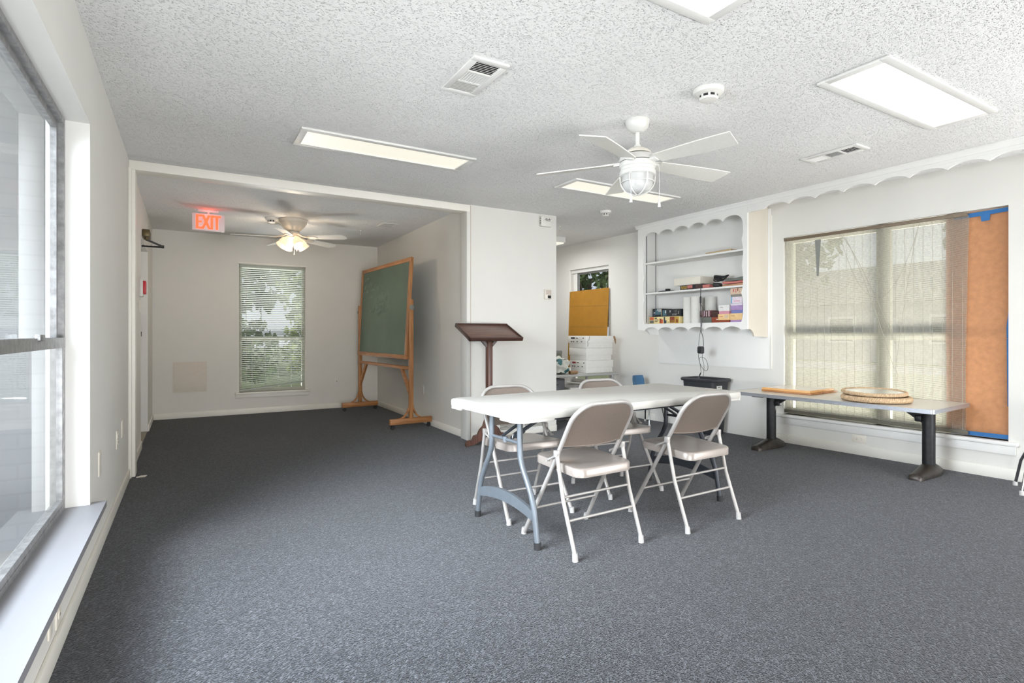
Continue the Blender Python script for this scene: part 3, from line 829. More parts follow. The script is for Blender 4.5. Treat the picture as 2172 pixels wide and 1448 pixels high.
# ------------------------------------------------------------------ folding chairs (facing +y)
def folding_chair(label, loc, rz, group):
    t = thing('folding_chair', label, 'chair', loc, rz, group)
    hw = .205
    FT, BT = Vector((0, .222, .006)), Vector((0, -.215, .757))
    def on(z, x): 
        s = (z - FT.z) / (BT.z - FT.z); q = FT.lerp(BT, s); return (x, q.y, q.z)
    ca = BT - FT; ca.normalize()
    pts = [on(.012, -hw - .018)] + [on(z, -hw - .018 * max(0, (.42 - z) / .42)) for z in (.15, .30, .42, .55, .64)]
    for a in range(0, 91, 15):
        s = .12 * (1 - math.cos(R(a))); zz = .655 + .098 * math.sin(R(a)); pts.append(on(zz, -hw + s))
    full = pts + [(-x, y, z) for x, y, z in reversed(pts)]
    bb = MB(); bb.tube(full, .0115, 12); bb.build('main_frame', M_chair, t)
    for s in (-1, 1):
        bb = MB()
        p = on(.012, s * (hw + .018)); bb.cyl((p[0], p[1] + .003, .034), (p[0], p[1] + .006, 0), .0135, .0145, seg=12); bb.build('foot_cap', M_capw, t)
    for s in (-1, 1):
        top = on(.505, s * (hw + .021)); ft = (s * .224, -.222, .02)
        bb = MB(); bb.tube([(top[0], top[1] - .008, top[2]), (s * .2255, -.13, .27), ft], .0105, 12); bb.box(s * (hw + .021) - .011, s * (hw + .021) + .011, top[1] - .022, top[1] + .006, .478, .512, bev=.003)
        lg = bb.build('rear_leg', M_chair, t)
        bb = MB(); bb.cyl((ft[0], ft[1] + .004, .038), (ft[0], ft[1], 0), .0135, .0150, seg=12); bb.build('foot_cap', M_capw, lg)
    for z, in ((.178,), (.285,)):
        s = (z - .02) / (.27 - .02); y = -.222 + (.092) * s
        bb = MB(); bb.tube([(-.216, y, z), (.216, y, z)], .0065, 10); bb.build('rear_rung', M_chair, t)
    p = on(.165, hw + .01)
    bb = MB(); bb.tube([(-p[0], p[1], p[2]), p], .0065, 10); bb.build('front_rung', M_chair, t)
    # seat pan: D shaped, rounded at the back
    bb = MB()
    def out(s):
        w, yb, yf, rb, rf = .188 - s, -.205 + s, .180 - s, max(.01, .055 - s * .5), .05
        q = arc(w - rf, yf - rf, rf, 0, 90, 5) + arc(-w + rf, yf - rf, rf, 90, 180, 5) + arc(-w + rb, yb + rb, rb, 180, 270, 6) + arc(w - rb, yb + rb, rb, 270, 360, 6)
        return q
    def zz(y): return .433 + .018 * (y + .2) / .4
    rings = []
    for s, dz in ((.006, -.046), (0, -.044), (0, -.008), (.004, -.002), (.012, 0), (.05, -.004), (.10, -.008)):
        rings.append([bb.bm.verts.new((x, y, zz(y) + dz)) for x, y in out(s)])
    for A, B in zip(rings, rings[1:]):
        for i in range(len(A)): bb.bm.faces.new((A[i], A[(i + 1) % len(A)], B[(i + 1) % len(A)], B[i]))
    bb.bm.faces.new(rings[-1])
    r2 = [bb.bm.verts.new((x, y, zz(y) - .03)) for x, y in out(.008)]
    for i in range(len(r2)): bb.bm.faces.new((r2[i], r2[(i + 1) % len(r2)], rings[0][(i + 1) % len(r2)], rings[0][i]))
    bb.bm.faces.new(r2[::-1])
    bb.build('seat', M_seat, t)
    # backrest: curved sheet between the uprights
    bb = MB()
    nrm = Vector((0, ca.z, -ca.y))       # forward normal of the back plane
    def bp(u, v, k):
        z = .535 + .222 * v
        lim = hw - .004
        if z > .655:
            a = math.asin(min(.999, (z - .655) / .103)); lim = hw - .004 - .12 * (1 - math.cos(a))
        q = Vector(on(z, u * lim)); return q - nrm * (.021 * (1 - u * u) * (1 - v) ** .6 + k)
    NU, NV = 14, 10
    for k0 in (0, 1):
        grid = [[bb.bm.verts.new(bp(-1 + 2 * i / NU, j / NV, k0 * .005)) for i in range(NU + 1)] for j in range(NV + 1)]
        if k0 == 0: G0 = grid
        for j in range(NV):
            for i in range(NU): bb.bm.faces.new((grid[j][i], grid[j][i + 1], grid[j + 1][i + 1], grid[j + 1][i]))
    for i in range(NU):
        bb.bm.faces.new((G0[0][i], G0[0][i + 1], grid[0][i + 1], grid[0][i])); bb.bm.faces.new((G0[NV][i], G0[NV][i + 1], grid[NV][i + 1], grid[NV][i]))
    bb.tube([bp(-1 + 2 * i / NU, 0, .002) for i in range(NU + 1)], .0055, 8)
    bb.build('backrest', M_backp, t)
    for s in (-1, 1):
        p1 = on(.43, s * (hw + .004)); p2 = on(.50, s * (hw + .016))
        bb = MB(); bb.tube([(p1[0] + s * .008, p1[1] + .035, .448), (p2[0] + s * .006, p2[1] - .002, .482)], .006, 8)
        bb.cyl((p1[0], p1[1] + .03, .446), (p1[0] + s * .022, p1[1] + .03, .446), .006, seg=8)
        bb.build('hinge_link', M_chair, t)
    return t
G = 'folding chairs around the white table'
c0 = folding_chair('grey metal folding chair at near side of white table, left, its back to camera', (1.828, 2.355, 0), R(2.2), G)
dup(c0, (2.592, 2.335, 0), R(1.5), 'grey metal folding chair at near side of white table, right, its back to camera', G)
dup(c0, (1.818, 2.945, 0), PI - R(1), 'grey metal folding chair across the white table, in front of the lectern', G)
dup(c0, (2.656, 3.015, 0), PI - R(3.4), 'grey metal folding chair across the white table, in front of the white boxes', G)

# ------------------------------------------------------------------ small school chairs
def school_chair(label, loc, rz, hw=.155, seat_z=.32):
    t = thing('school_chair', label, 'chair', loc, rz, 'small school chairs with chrome legs')
    for sx in (-1, 1):
        for sy in (-1, 1):
            bb = MB(); bb.tube([(sx * (hw - .065), sy * (hw - .07), seat_z - .010), (sx * (hw - .028), sy * (hw - .028), seat_z * .6), (sx * hw, sy * hw, .012)], .0095, 10); lg = bb.build('leg', M_chrome, t)
            bb = MB(); bb.lathe([(.011, .03), (.015, .022), (.015, 0)], 14, M=Matrix.Translation((sx * hw, sy * hw, 0))); bb.build('glide', M_capw, lg)
    bb = MB(); prev = None
    prof = [(.11, seat_z - .015), (.095, seat_z), (0, seat_z - .008), (-.09, seat_z), (-.125, seat_z + .03), (-.145, seat_z + .09), (-.155, seat_z + .15), (-.165, seat_z + .22), (-.175, seat_z + .265)]
    for (k, th) in ((0, 0), (1, .006)):
        g = []
        for j, (y, z) in enumerate(prof):
            w = .112 if j < 4 else (.085 if j in (4, 5) else .108 - .015 * (j == 8))
            row = []
            for i in range(9):
                u = -1 + i / 4
                cv = .03 * u * u
                row.append(bb.bm.verts.new((u * w, y + (cv if j > 4 else 0) - (th if j > 4 else 0), z + (.012 * u * u if j <= 4 else 0) - (th if j <= 4 else 0))))
            g.append(row)
        for j in range(len(g) - 1):
            for i in range(8): bb.bm.faces.new((g[j][i], g[j][i + 1], g[j + 1][i + 1], g[j + 1][i]))
        if k == 0: g0 = g
    for j in range(len(g) - 1):
        for i in (0, 8): bb.bm.faces.new((g0[j][i], g0[j + 1][i], g[j + 1][i], g[j][i]))
    for j in (0, len(g) - 1):
        for i in range(8): bb.bm.faces.new((g0[j][i], g0[j][i + 1], g[j][i + 1], g[j][i]))
    bb.build('seat_shell', M_blue, t)
    return t
s0 = school_chair('small blue plastic chair against the wall behind the folding table', (4.84, 4.93, 0), R(187))
dup(s0, (5.105, 1.365, 0), R(23), 'small chair whose chrome legs show at the right edge of the photo')

# ------------------------------------------------------------------ lectern
t = thing('lectern', 'dark mahogany lectern stand with slanted top before the partition', 'lectern', (2.59, 4.83, 0))
b = MB(); b.box(-.029, .029, -.026, .026, .045, 1.075, bev=.006); b.build('post', M_mahog, t)
fpoly = [(.026, .03), (.10, .045), (.16, .015), (.255, 0), (.262, .028), (.235, .055), (.19, .062), (.17, .10), (.13, .108), (.105, .155), (.07, .185), (.045, .255), (.026, .275)]
for k in range(4):
    Mx = Euler((0, 0, k * PI / 2)).to_matrix().to_4x4()
    b = MB(); b.prism(fpoly, -.018, .018, 'xz', 0, Mx); b.build('foot', M_mahog, t)
for s in (-1, 1):
    b = MB(); b.prism([(s * .027, .965), (s * .027, 1.0), (s * .085, 1.068), (s * .125, 1.068)], -.016, .016, 'xz'); b.build('brace', M_mahogdk, t)
Mx = Matrix.Translation((0, 0, 1.118)) @ Euler((R(23.5), 0, 0)).to_matrix().to_4x4()
b = MB(); b.box(-.292, .292, -.172, .172, -.010, .010, 0, .002, Mx); dk = b.build('desk_top', M_mahogx, t)
b = MB()
for (p, q, r, s) in ((-.297, .297, -.182, -.170), (-.297, .297, .170, .182), (-.297, -.285, -.182, .182), (.285, .297, -.182, .182)):
    b.box(p, q, r, s, -.018, .022, 0, .003, Mx)
b.build('edge_lip', M_mahogdk, dk)
b = MB(); b.box(-.09, .09, -.05, .05, -.03, -.008, 0, .003, Mx); b.build('mount_block', M_mahogdk, t)

# ------------------------------------------------------------------ chalkboard
t = thing('chalkboard', 'green rolling chalkboard in oak frame standing along the alcove wall', 'chalkboard', (2.19, 7.015, 0), R(3.3))
for s in (-1, 1):
    y = s * .905
    b = MB(); b.box(-.024, .024, y - .020, y + .020, .115, 1.505, bev=.004); b.build('post', M_oak, t)
    b = MB(); b.box(-.262, .262, y - .022, y + .022, .055, .122, bev=.008); ft = b.build('foot_beam', M_oakx, t)
    for q in (-1, 1):
        b = MB(); b.cyl((q * .225, y - .010, .024), (q * .225, y + .010, .024), .0235, seg=18); b.box(q * .225 - .014, q * .225 + .014, y - .014, y + .014, .04, .058); b.build('caster', M_rubber, ft)
    for q in (-1, 1):
        o_, i_ = [], []
        for k in range(9):
            a = R(90 * k / 8)
            o_.append((q * (.024 + .17 * (1 - math.sin(a))), .122 + .22 * (1 - math.cos(a))))
            i_.append((q * (.024 + .115 * (1 - math.sin(a)) - .0), .122 + .155 * (1 - math.cos(a))))
        pl = [(q * .165, .121)] + [(q * (.024 + .135 * (1 - math.sin(R(90 * k / 8)))), .121 + .195 * (1 - math.cos(R(90 * k / 8)))) for k in range(9)] + [(q * .02, .275)] + [(q * (.024 + .095 * (1 - math.sin(R(90 * (8 - k) / 8)))), .121 + .14 * (1 - math.cos(R(90 * (8 - k) / 8)))) for k in range(0, 9)]
        b = MB(); b.prism(pl, y - .012, y + .012, 'xz'); b.build('gusset', M_oakx, t)
    b = MB(); b.lathe([(.012, 0), (.030, .003), (.030, .014), (.02, .020)], 20, M=Matrix.Translation((0, y + s * .020, 1.41)) @ Euler((-s * PI / 2, 0, 0)).to_matrix().to_4x4()); b.build('tilt_knob', M_grey, t)
    b = MB(); b.prism([(s * .884, .36), (s * .884, .44), (s * .67, .685), (s * .60, .685)], -.014, .014, 'yz'); b.build('strut', M_oaky, t)
b = MB(); b.box(-.03, .03, -.885, .885, .68, .715, bev=.003); b.build('stretcher', M_oaky, t)
TILT = math.atan(.035 / .605)
Mt = Matrix.Translation((0, 0, 1.405)) @ Euler((0, TILT, 0)).to_matrix().to_4x4()
BH, BW = .605, .868
b = MB(); b.box(-.008, .008, -BW + .04, BW - .04, -BH + .04, BH - .04, 0, 0, Mt); bd = b.build('board', M_board, t)
for (p, q, r, s) in ((-BW, BW, -BH, -BH + .05), (-BW, BW, BH - .05, BH), (-BW, -BW + .05, -BH + .05, BH - .05), (BW - .05, BW, -BH + .05, BH - .05)):
    b = MB(); b.box(-.018, .018, p, q, r, s, 0, .004, Mt); b.build('frame_rail', M_oaky if q - p > .5 else M_oak, t)
# chalk scribble
b = MB(); rnd = random.Random(3)
def scrib(y0, z0, y1, hgt):
    L = abs(y0 - y1); nn = max(2, int(L / (hgt * .62)))
    pts = []
    def flush(P):
        if len(P) > 2: b.tube(crom([Mt @ Vector((-.0095, y0 - x - z * .35, z0 + z)) for x, z in P], 3), .0015, 4)
    x = 0
    while x < L:
        if rnd.random() < .17:
            flush(pts); pts = []; x += hgt * .7; continue
        w = hgt * rnd.uniform(.35, .85); up = hgt * rnd.choice((.6, .75, .9, 1.0, 1.7)); dn = hgt * rnd.choice((0, 0, .05, .1, -.6))
        kind = rnd.random(); t0 = .10 * x
        if kind < .5: pts += [(x, t0), (x + w * .45, t0 + up), (x + w * .15, t0 + up * .8), (x + w * .55, t0 + dn)]
        elif kind < .8: pts += [(x + w * .6, t0 + up * .9), (x + w * .1, t0 + up * .5), (x + w * .45, t0), (x + w * .75, t0 + up * .5), (x + w * .8, t0 + dn)]
        else: pts += [(x, t0 + .1 * up), (x + w * .3, t0 + up), (x + w * .45, t0 + .1 * up), (x + w * .7, t0 + up * .8)]
        x += w
    flush(pts)
for (y0, y1, z0, h) in ((.76, .42, .335, .032), (.66, .10, .265, .036), (.80, -.22, .155, .038), (.22, -.16, .09, .042), (.20, -.20, .02, .042), (.16, -.18, -.045, .040), (.46, .30, -.01, .05), (.72, .60, .45, .03)):
    scrib(y0, z0, y1, h)
b.build('chalk_writing', M_chalk, bd)

# ------------------------------------------------------------------ bench (low table) at the window
BCX, BCY, BZ = 4.885, 2.66, .557
t = thing('low_table', 'long low table with metal edge and black pedestal legs under the blind', 'table', (BCX, BCY, 0), WA)
b = MB(); b.prism(roundrect(.372, .81, .03), BZ - .028, BZ - .001); b.build('table_top', M_lam, t)
b = MB()
for z0, z1, e in ((BZ - .030, BZ - .020, .003), (BZ - .019, BZ - .011, .001), (BZ - .010, BZ, .003)):
    o1 = roundrect(.372 + e, .81 + e, .032); i1 = roundrect(.368, .806, .028); n = len(o1)
    A = [b.bm.verts.new((x, y, z0)) for x, y in o1]; B = [b.bm.verts.new((x, y, z1)) for x, y in o1]; C_ = [b.bm.verts.new((x, y, z1)) for x, y in i1]; D = [b.bm.verts.new((x, y, z0)) for x, y in i1]
    for i in range(n):
        j = (i + 1) % n
        b.bm.faces.new((A[i], A[j], B[j], B[i])); b.bm.faces.new((B[i], B[j], C_[j], C_[i])); b.bm.faces.new((C_[i], C_[j], D[j], D[i])); b.bm.faces.new((D[i], D[j], A[j], A[i]))
b.build('metal_edge', M_edge, t)
for s in (-1, 1):
    y = s * .642
    b = MB(); b.lathe([(.043, .04), (.043, .49), (.058, .50), (.058, .525)], 26, M=Matrix.Translation((.045, y, 0))); lg = b.build('pedestal', M_black, t)
    b = MB(); b.box(-.20, .25, y - .055, y + .055, .500, .530, bev=.006); b.box(.02, .07, y - s * .065 - .025, y - s * .065 + .025, .41, .46, bev=.01); b.prism([(y - s * .04, .40), (y - s * .04, .505), (y - s * .20, .505), (y - s * .17, .49)], .035, .055, 'yz'); b.build('mounting_plate', M_black, lg)
    b = MB()
    # moulded foot: low at the tip, humped at the column
    secs = [(-.235, .034, .026), (-.22, .048, .046), (-.14, .054, .060), (-.04, .062, .080), (.03, .066, .098), (.09, .066, .098), (.16, .056, .074), (.225, .044, .046), (.24, .03, .026)]
    prev = None
    for (x, w, h) in secs:
        rg = [b.bm.verts.new((x, y + w * math.cos(R(a)), h * max(0, math.sin(R(a))) ** .7)) for a in range(0, 181, 20)]
        if prev:
            for i in range(len(rg) - 1): b.bm.faces.new((prev[i], prev[i + 1], rg[i + 1], rg[i]))
            b.bm.faces.new((prev[0], rg[0], rg[-1], prev[-1]))
        else: b.bm.faces.new(rg)
        prev = rg
    b.bm.faces.new(prev[::-1])
    b.build('pedestal_foot', M_iron, t)
# wooden board
t = thing('wooden_board', 'square light wood framed board lying on the low table', 'board', (4.97, 3.075, BZ), WA)
b = MB(); b.box(-.235, .235, -.235, .235, 0, .016, bev=.003); b.build('lower_board', M_oaky, t)
b = MB(); b.box(-.245, .195, -.225, .225, .016, .036, bev=.003); b.build('upper_board', wood('pine', srgb(205, 150, 90), srgb(226, 178, 118), axis='Y'), t)
b = MB(); b.box(-.225, .175, -.205, .205, .0355, .0375); b.build('board_face', mat('board_face', srgb(222, 214, 204), .12, var=.03), t)

def rope_ring(mbx, Rr, r, z, strands=3, turns=34, wob=0.0):
    for k in range(strands):
        pts = []
        N = turns * 8
        for i in range(N):
            a = 2 * PI * i / N; ph = a * turns + 2 * PI * k / strands
            rr = Rr + r * .55 * math.cos(ph); zz = z + r * .55 * math.sin(ph)
            pts.append((rr * math.cos(a), rr * math.sin(a), zz))
        mbx.tube(pts, r * .55, 6, closed=True)
t = thing('rope_hoop', 'round tan braided rope hoop lying on the low table, under the round mirror', 'rope hoop', (4.81, 2.325, BZ))
b = MB(); rope_ring(b, .225, .021, .0255, 3, 30); b.build('rope_frame', M_rope, t)
b = MB(); b.cyl((0, 0, .012), (0, 0, .018), .215, seg=40); b.build('backing_disc', M_brown, t)
t = thing('round_mirror', 'round mirror with thin rope edge lying on top of the braided hoop', 'mirror', (4.80, 2.335, BZ + .056))
Mx = Euler((R(1.2), R(-1.5), 0)).to_matrix().to_4x4()
b = MB(); rope_ring(b, .215, .014, .016, 2, 60); 
for v in b.bm.verts: v.co = Mx @ v.co
b.build('rope_edge', M_rope, t)
b = MB(); b.lathe([(.205, .012), (.205, .022), (.001, .0221)], 44, M=Mx); b.build('mirror_glass', mat('pale_mirror', srgb(226, 224, 212), .1, metal=.3, var=.02), t)
b = MB(); b.lathe([(.212, .004), (.212, .012)], 40, M=Mx); b.build('backing_disc', M_brown, t)

# ------------------------------------------------------------------ window blind, paper, tape (right wall frame)
t = thing('bamboo_blind', 'wide matchstick roll-up blind hanging over the right window', 'blind', WORG, WA)
By0, By1 = 1.905, 3.385
b = MB(); rn = random.Random(5)
z = .335
while z < 2.035:
    k = rn.uniform(-.0015, .0015); sag = .004 * math.sin((z - .3) * 3)
    b.box(.006 + sag, .0095 + sag, By0 + k + .012 * math.sin(z * 2.1), By1 - .01 + k + .006 * math.sin(z * 3), z, z + .0047); z += .0080
b.build('slats', M_blind, t, smooth=0)
b = MB(); y = By0 + .03
while y < By1 - .02:
    b.box(.0035, .0055, y - .0011, y + .0011, .33, 2.05); y += .0665
b.build('strings', M_string, t, smooth=0)
b = MB(); b.box(-.012, .03, By0, By1 + .0, 2.036, 2.066, bev=.004); b.build('head_rail', M_rail, t)
b = MB(); b.box(-.002, .020, By0 - .005, By1 + .005, .305, .336, bev=.003); b.build('bottom_bar', mat('dark_bar', srgb(96, 92, 80), .6), t)
b = MB()
def hang(y0, y1, ym, zb, z0=2.04, n=18):
    pts = []
    for i in range(n + 1):
        s = i / n; y = y0 + (ym - y0) * (s ** .8); zz = z0 + (zb - z0) * s; pts.append((-.006, y, zz))
    return pts
b.tube(hang(2.86, 0, 2.40, 1.02), .0018, 6); b.tube(hang(2.22, 0, 2.40, .80), .0018, 6); b.tube(hang(2.84, 0, 2.41, .80), .0018, 6)
pts = [(-.006, 2.86 - .64 * i / 16, 1.42 + 1.3 * (i / 16 - .5) ** 2 * 1.9) for i in range(17)]
b.tube(pts, .0016, 6)
b.tube([(-.006, 2.40, .80), (-.006, 2.38, .74), (-.006, 2.39, .68)], .0018, 6); b.build('pull_cord', M_string, t)
b = MB(); b.prism([(3.05, 1.66), (3.068, 1.66), (3.085, 2.01), (3.03, 2.01)], .000, .003, 'yz'); b.build('hang_tag', M_grey, t)

t = thing('brown_paper', 'sheet of orange-brown kraft paper taped over right end of window', 'paper', WORG, WA)
b = MB()
NY, NZ = 6, 30; g = []
for j in range(NZ + 1):
    z = .30 + (2.065 - .30) * j / NZ
    row = []
    for i in range(NY + 1):
        y = 1.66 + .395 * i / NY
        x = .045 + .004 * math.sin(z * 3 + i) + (-.016 * math.exp(-((z - 1.08) / .05) ** 2))
        row.append(b.bm.verts.new((x, y, z)))
    g.append(row)
for j in range(NZ):
    for i in range(NY): b.bm.faces.new((g[j][i], g[j][i + 1], g[j + 1][i + 1], g[j + 1][i]))
b.build('paper_sheet', M_kraft, t)
b = MB(); b.prism([(1.66, 2.035), (2.00, 2.020), (2.00, 2.055), (1.66, 2.066)], .034, .036, 'yz'); b.build('tape', M_tape, t)
b = MB(); b.prism([(1.775, 1.985), (1.825, 1.982), (1.83, 2.03), (1.77, 2.03)], .033, .0345, 'yz'); b.build('tape', M_tape, t)
b = MB(); b.prism([(1.66, .298), (2.02, .298), (2.02, .328), (1.66, .332)], .032, .034, 'yz'); b.build('tape', M_tape, t)
b = MB(); b.prism([(1.66, .55), (1.668, .55), (1.674, 1.15), (1.66, 1.30)], .030, .033, 'yz'); b.build('tape', M_tape, t)

# mini blind on the back window
t = thing('mini_blind', 'pale green-white slatted mini blind on the back window', 'blind', (0, YB, 0))
b = MB(); b.box(BX0 + .005, BX1 - .005, .008, .035, 2.020, 2.052, bev=.003); b.build('head_rail', M_mini, t)
b = MB()
N = 64
for k in range(N):
    z = 2.005 - k * .0262
    tl = 0
    if k > N - 9: tl = (k - (N - 9)) * .0085
    if z - .0 < BZ0 + .035: continue
    hw = (BX1 - BX0) / 2 - .012; xc = (BX0 + BX1) / 2
    for (ya, za, yb_, zb) in ((.012, .0062, .023, .0018), (.023, .0018, .034, -.0075)):
        b.quad([(xc - hw, ya, z + za - tl * .3), (xc + hw, ya, z + za + tl), (xc + hw, yb_, z + zb + tl), (xc - hw, yb_, z + zb - tl * .3)])
b.build('slats', M_mini, t, smooth=60)
b = MB(); b.hexa([(BX0 + .012, .010, .315), (BX1 - .012, .010, .400), (BX1 - .012, .034, .400), (BX0 + .012, .034, .315), (BX0 + .012, .010, .332), (BX1 - .012, .010, .417), (BX1 - .012, .034, .417), (BX0 + .012, .034, .332)]); b.build('bottom_rail', M_mini, t)
b = MB()
for xx in (BX0 + .09, BX1 - .09): b.tube([(xx, .010, 2.02), (xx, .010, .35)], .0015, 5)
b.build('ladder_cord', M_string, t)

# ------------------------------------------------------------------ hanging cabinet with scalloped trim
CA = math.atan(.0173)
CORG = (4.913, 0, 0)
def cb(x, y, z=0):
    return (CORG[0] + x * math.cos(CA) - y * math.sin(CA), x * math.sin(CA) + y * math.cos(CA), z)
def DB(y): return .532 - .0507 * y - .010          # depth from cabinet front to the wall panel
def scallop(y0, y1, cusps, zc, hgt, n=8):
    """lower edge from y0 to y1 (y1>y0) with cusps hanging at zc"""
    pts = []
    cs = sorted(cusps)
    for a, c in zip(cs, cs[1:]):
        for i in range(n):
            s = i / n; pts.append((a + (c - a) * s, zc + hgt * (1 - (2 * s - 1) ** 2) ** .75))
    pts.append((cs[-1], zc))
    return pts
CY0, CY1 = 3.545, 5.075                             # right and left ends
OY0, OY1 = 3.615, 4.965                             # opening
t = thing('wall_cabinet', 'white open wall cabinet with scalloped edges and three shelves', 'shelf cabinet', CORG, CA)
cus = [OY0 + (OY1 - OY0) * i / 6 for i in range(7)]
# top rail
pts = scallop(OY0, OY1, cus, 2.285, .045)
b = MB(); b.prism([(CY0, CE - .002), (CY0, 2.285)] + [(y, z) for y, z in pts] + [(CY1, 2.285), (CY1, CE - .002)], 0, .02, 'yz'); b.build('top_rail', M_cab, t)
# bottom rail
pts = scallop(OY0, OY1, cus, 1.142, .038)
b = MB(); b.prism([(CY0, 1.222), (CY0, 1.15)] + pts + [(CY1, 1.15), (CY1, 1.222)], 0, .02, 'yz'); b.build('bottom_rail', M_cab, t)
# stiles with wavy inner edge
def wavy(yo, yi, s):
    zs = [1.222, 1.52, 1.80, 2.06, 2.285]
    p = []
    for a, c in zip(zs, zs[1:]):
        for i in range(7):
            q = i / 7; p.append((yi + s * .022 * (1 - (2 * q - 1) ** 2) ** .7, a + (c - a) * q))
    p.append((yi, 2.285))
    return [(yo, 1.222)] + p + [(yo, 2.285)]
b = MB(); b.prism(wavy(CY1, OY1, 1), 0, .02, 'yz'); b.build('stile', M_cab, t)
b = MB(); b.prism(wavy(CY0, OY0, -1), 0, .02, 'yz'); b.build('stile', M_cab, t)
# sides, back, shelves
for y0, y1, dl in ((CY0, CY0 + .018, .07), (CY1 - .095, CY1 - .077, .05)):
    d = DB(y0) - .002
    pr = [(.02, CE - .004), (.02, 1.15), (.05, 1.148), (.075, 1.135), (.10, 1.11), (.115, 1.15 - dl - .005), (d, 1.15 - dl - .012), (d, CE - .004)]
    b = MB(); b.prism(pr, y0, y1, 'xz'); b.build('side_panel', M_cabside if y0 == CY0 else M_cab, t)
ya, yb = CY0 + .018, CY1 - .095
def slab(y0, y1, x0, z0, z1, back=.002):
    bb = MB(); bb.hexa([(x0, y0, z0), (DB(y0) - back, y0, z0), (DB(y1) - back, y1, z0), (x0, y1, z0), (x0, y0, z1), (DB(y0) - back, y0, z1), (DB(y1) - back, y1, z1), (x0, y1, z1)]); return bb
slab(ya, yb, .021, 1.205, 1.222).build('shelf', M_cab, t)
slab(ya, yb, .024, 1.583, 1.602, .02).build('shelf', M_cab, t)
slab(ya, yb, .024, 1.952, 1.971, .02).build('shelf', M_cab, t)
b = MB(); b.hexa([(DB(ya) - .008, ya, 1.13), (DB(ya) - .002, ya, 1.13), (DB(yb) - .002, yb, 1.13), (DB(yb) - .008, yb, 1.13), (DB(ya) - .008, ya, 2.42), (DB(ya) - .002, ya, 2.42), (DB(yb) - .002, yb, 2.42), (DB(yb) - .008, yb, 2.42)]); b.build('back_panel', M_cab, t)
# slotted shelf standards on the far side
for xx in (.05, DB(yb) - .06):
    b = MB(); b.box(xx - .007, xx + .007, yb - .003, yb - .0005, 1.24, 2.40)
    z = 1.25
    while z < 2.38: b.box(xx - .0028, xx + .0028, yb - .0042, yb - .0028, z, z + .009, m=1); z += .018
    b.build('shelf_standard', [M_alu, M_dark], t, smooth=0)
# crown
def crown(bb, y0, y1):
    pr = [(0.0, 2.395), (-.006, 2.398), (-.008, 2.410), (-.022, 2.424), (-.028, 2.428), (-.028, 2.4395), (0.0, 2.4395)]
    bb.prism(pr, y0, y1, 'xz')
b = MB(); crown(b, CY0, CY1 + .025); b.build('crown_moulding', M_cab, t)

t = thing('scalloped_valance', 'white scalloped valance along the ceiling above the right window', 'valance', CORG, CA)
cus = [3.365 - .2493 * i for i in range(20)]
pts = scallop(cus[-1], cus[0], cus, 2.328, .036)
b = MB(); b.prism([(cus[-1], CE - .002)] + pts + [(CY0 - .001, 2.325), (CY0 - .001, CE - .002)], 0, .02, 'yz'); b.build('valance_board', M_cab, t)
b = MB(); crown(b, cus[-1], CY0 - .001); b.box(-.003, 0, cus[-1], CY0 - .001, 2.375, 2.38); b.build('crown_moulding', M_cab, t)

# ---- cabinet contents
SH1, SH2, SH3 = 1.2225, 1.6025, 1.9715
def lidbox(name, label, cat, y, x, z, ln, dp, h, lid, bs, rz=0, lidh=.6, group=None, decor=None, grow=.003):
    t = thing(name, label, cat, cb(x, y, z), CA + rz, group)
    a, c = dp / 2, ln / 2
    bb = MB(); bb.box(-a, a, -c, c, 0, h - .004, bev=.0015); bb.build('box_base', bs, t)
    bb = MB(); bb.box(-a - grow, a + grow, -c - grow, c + grow, h * (1 - lidh), h, m=0, bev=.0015)
    ms = [lid]
    if decor:
        for (m_, u0, u1, v0, v1) in decor:
            if m_ not in ms: ms.append(m_)
            bb.box(-a - grow - .0008, -a - grow + .0002, c - 2 * c * u1, c - 2 * c * u0, h * (1 - lidh) + h * lidh * v0, h * (1 - lidh) + h * lidh * v1, m=ms.index(m_))
    bb.build('box_lid', ms, t)
    return t
C = {}
def cm(n, r, g, b_, ro=.5):
    C[n] = mat('print_' + n, srgb(r, g, b_), ro, var=.08, scale=40); return C[n]
for a in (('navy', 22, 26, 34), ('teal', 70, 104, 116), ('cream', 226, 208, 150), ('orange', 206, 98, 62), ('gold', 186, 150, 62), ('rust', 140, 66, 40), ('pink', 214, 150, 170), ('rose', 196, 118, 110), ('purple', 168, 140, 186), ('blue', 120, 128, 186), ('peach', 232, 196, 140), ('beige', 214, 190, 166), ('taupe', 140, 138, 128), ('sky', 132, 176, 206), ('lilac', 226, 214, 222), ('maroon', 92, 48, 50), ('brown', 68, 44, 40), ('white', 232, 230, 226), ('tan', 196, 150, 116), ('slate', 108, 112, 106), ('steel', 52, 66, 84)):
    cm(*a)
def letters(parent, s, size, M_, m, name='lettering'):
    vs, fs = text_mb(s, size, .0004); bb = MB(); bb.faces(vs, fs, 0, M_); return bb.build(name, m, parent, smooth=0)
FACE = Euler((R(90), 0, R(-90))).to_matrix().to_4x4()
g = 'boxed puzzles and games on the bottom shelf'
gb = lidbox('game_box', 'yellow game box with red picture print, bottom left of the cabinet', 'game box', 4.715, .165, SH1, .47, .19, .085, C['cream'], C['cream'], decor=[
    (C['orange'], .02, .16, .55, .95), (C['slate'], .02, .16, .08, .48), (M_ink, .19, .27, .72, .88), (M_ink, .19, .32, .48, .58), (M_ink, .19, .29, .25, .36), (C['rust'], .36, .42, .05, .72), (C['orange'], .42, .47, .05, .6), (C['steel'], .50, .545, .02, .95), (C['steel'], .545, .59, .05, .45), (M_ink, .63, .67, .15, .22), (C['rust'], .70, .855, .1, .95), (C['gold'], .72, .84, .2, .45), (C['gold'], .86, .99, .05, .95), (C['rust'], .90, .96, .1, .6)], lidh=.98)
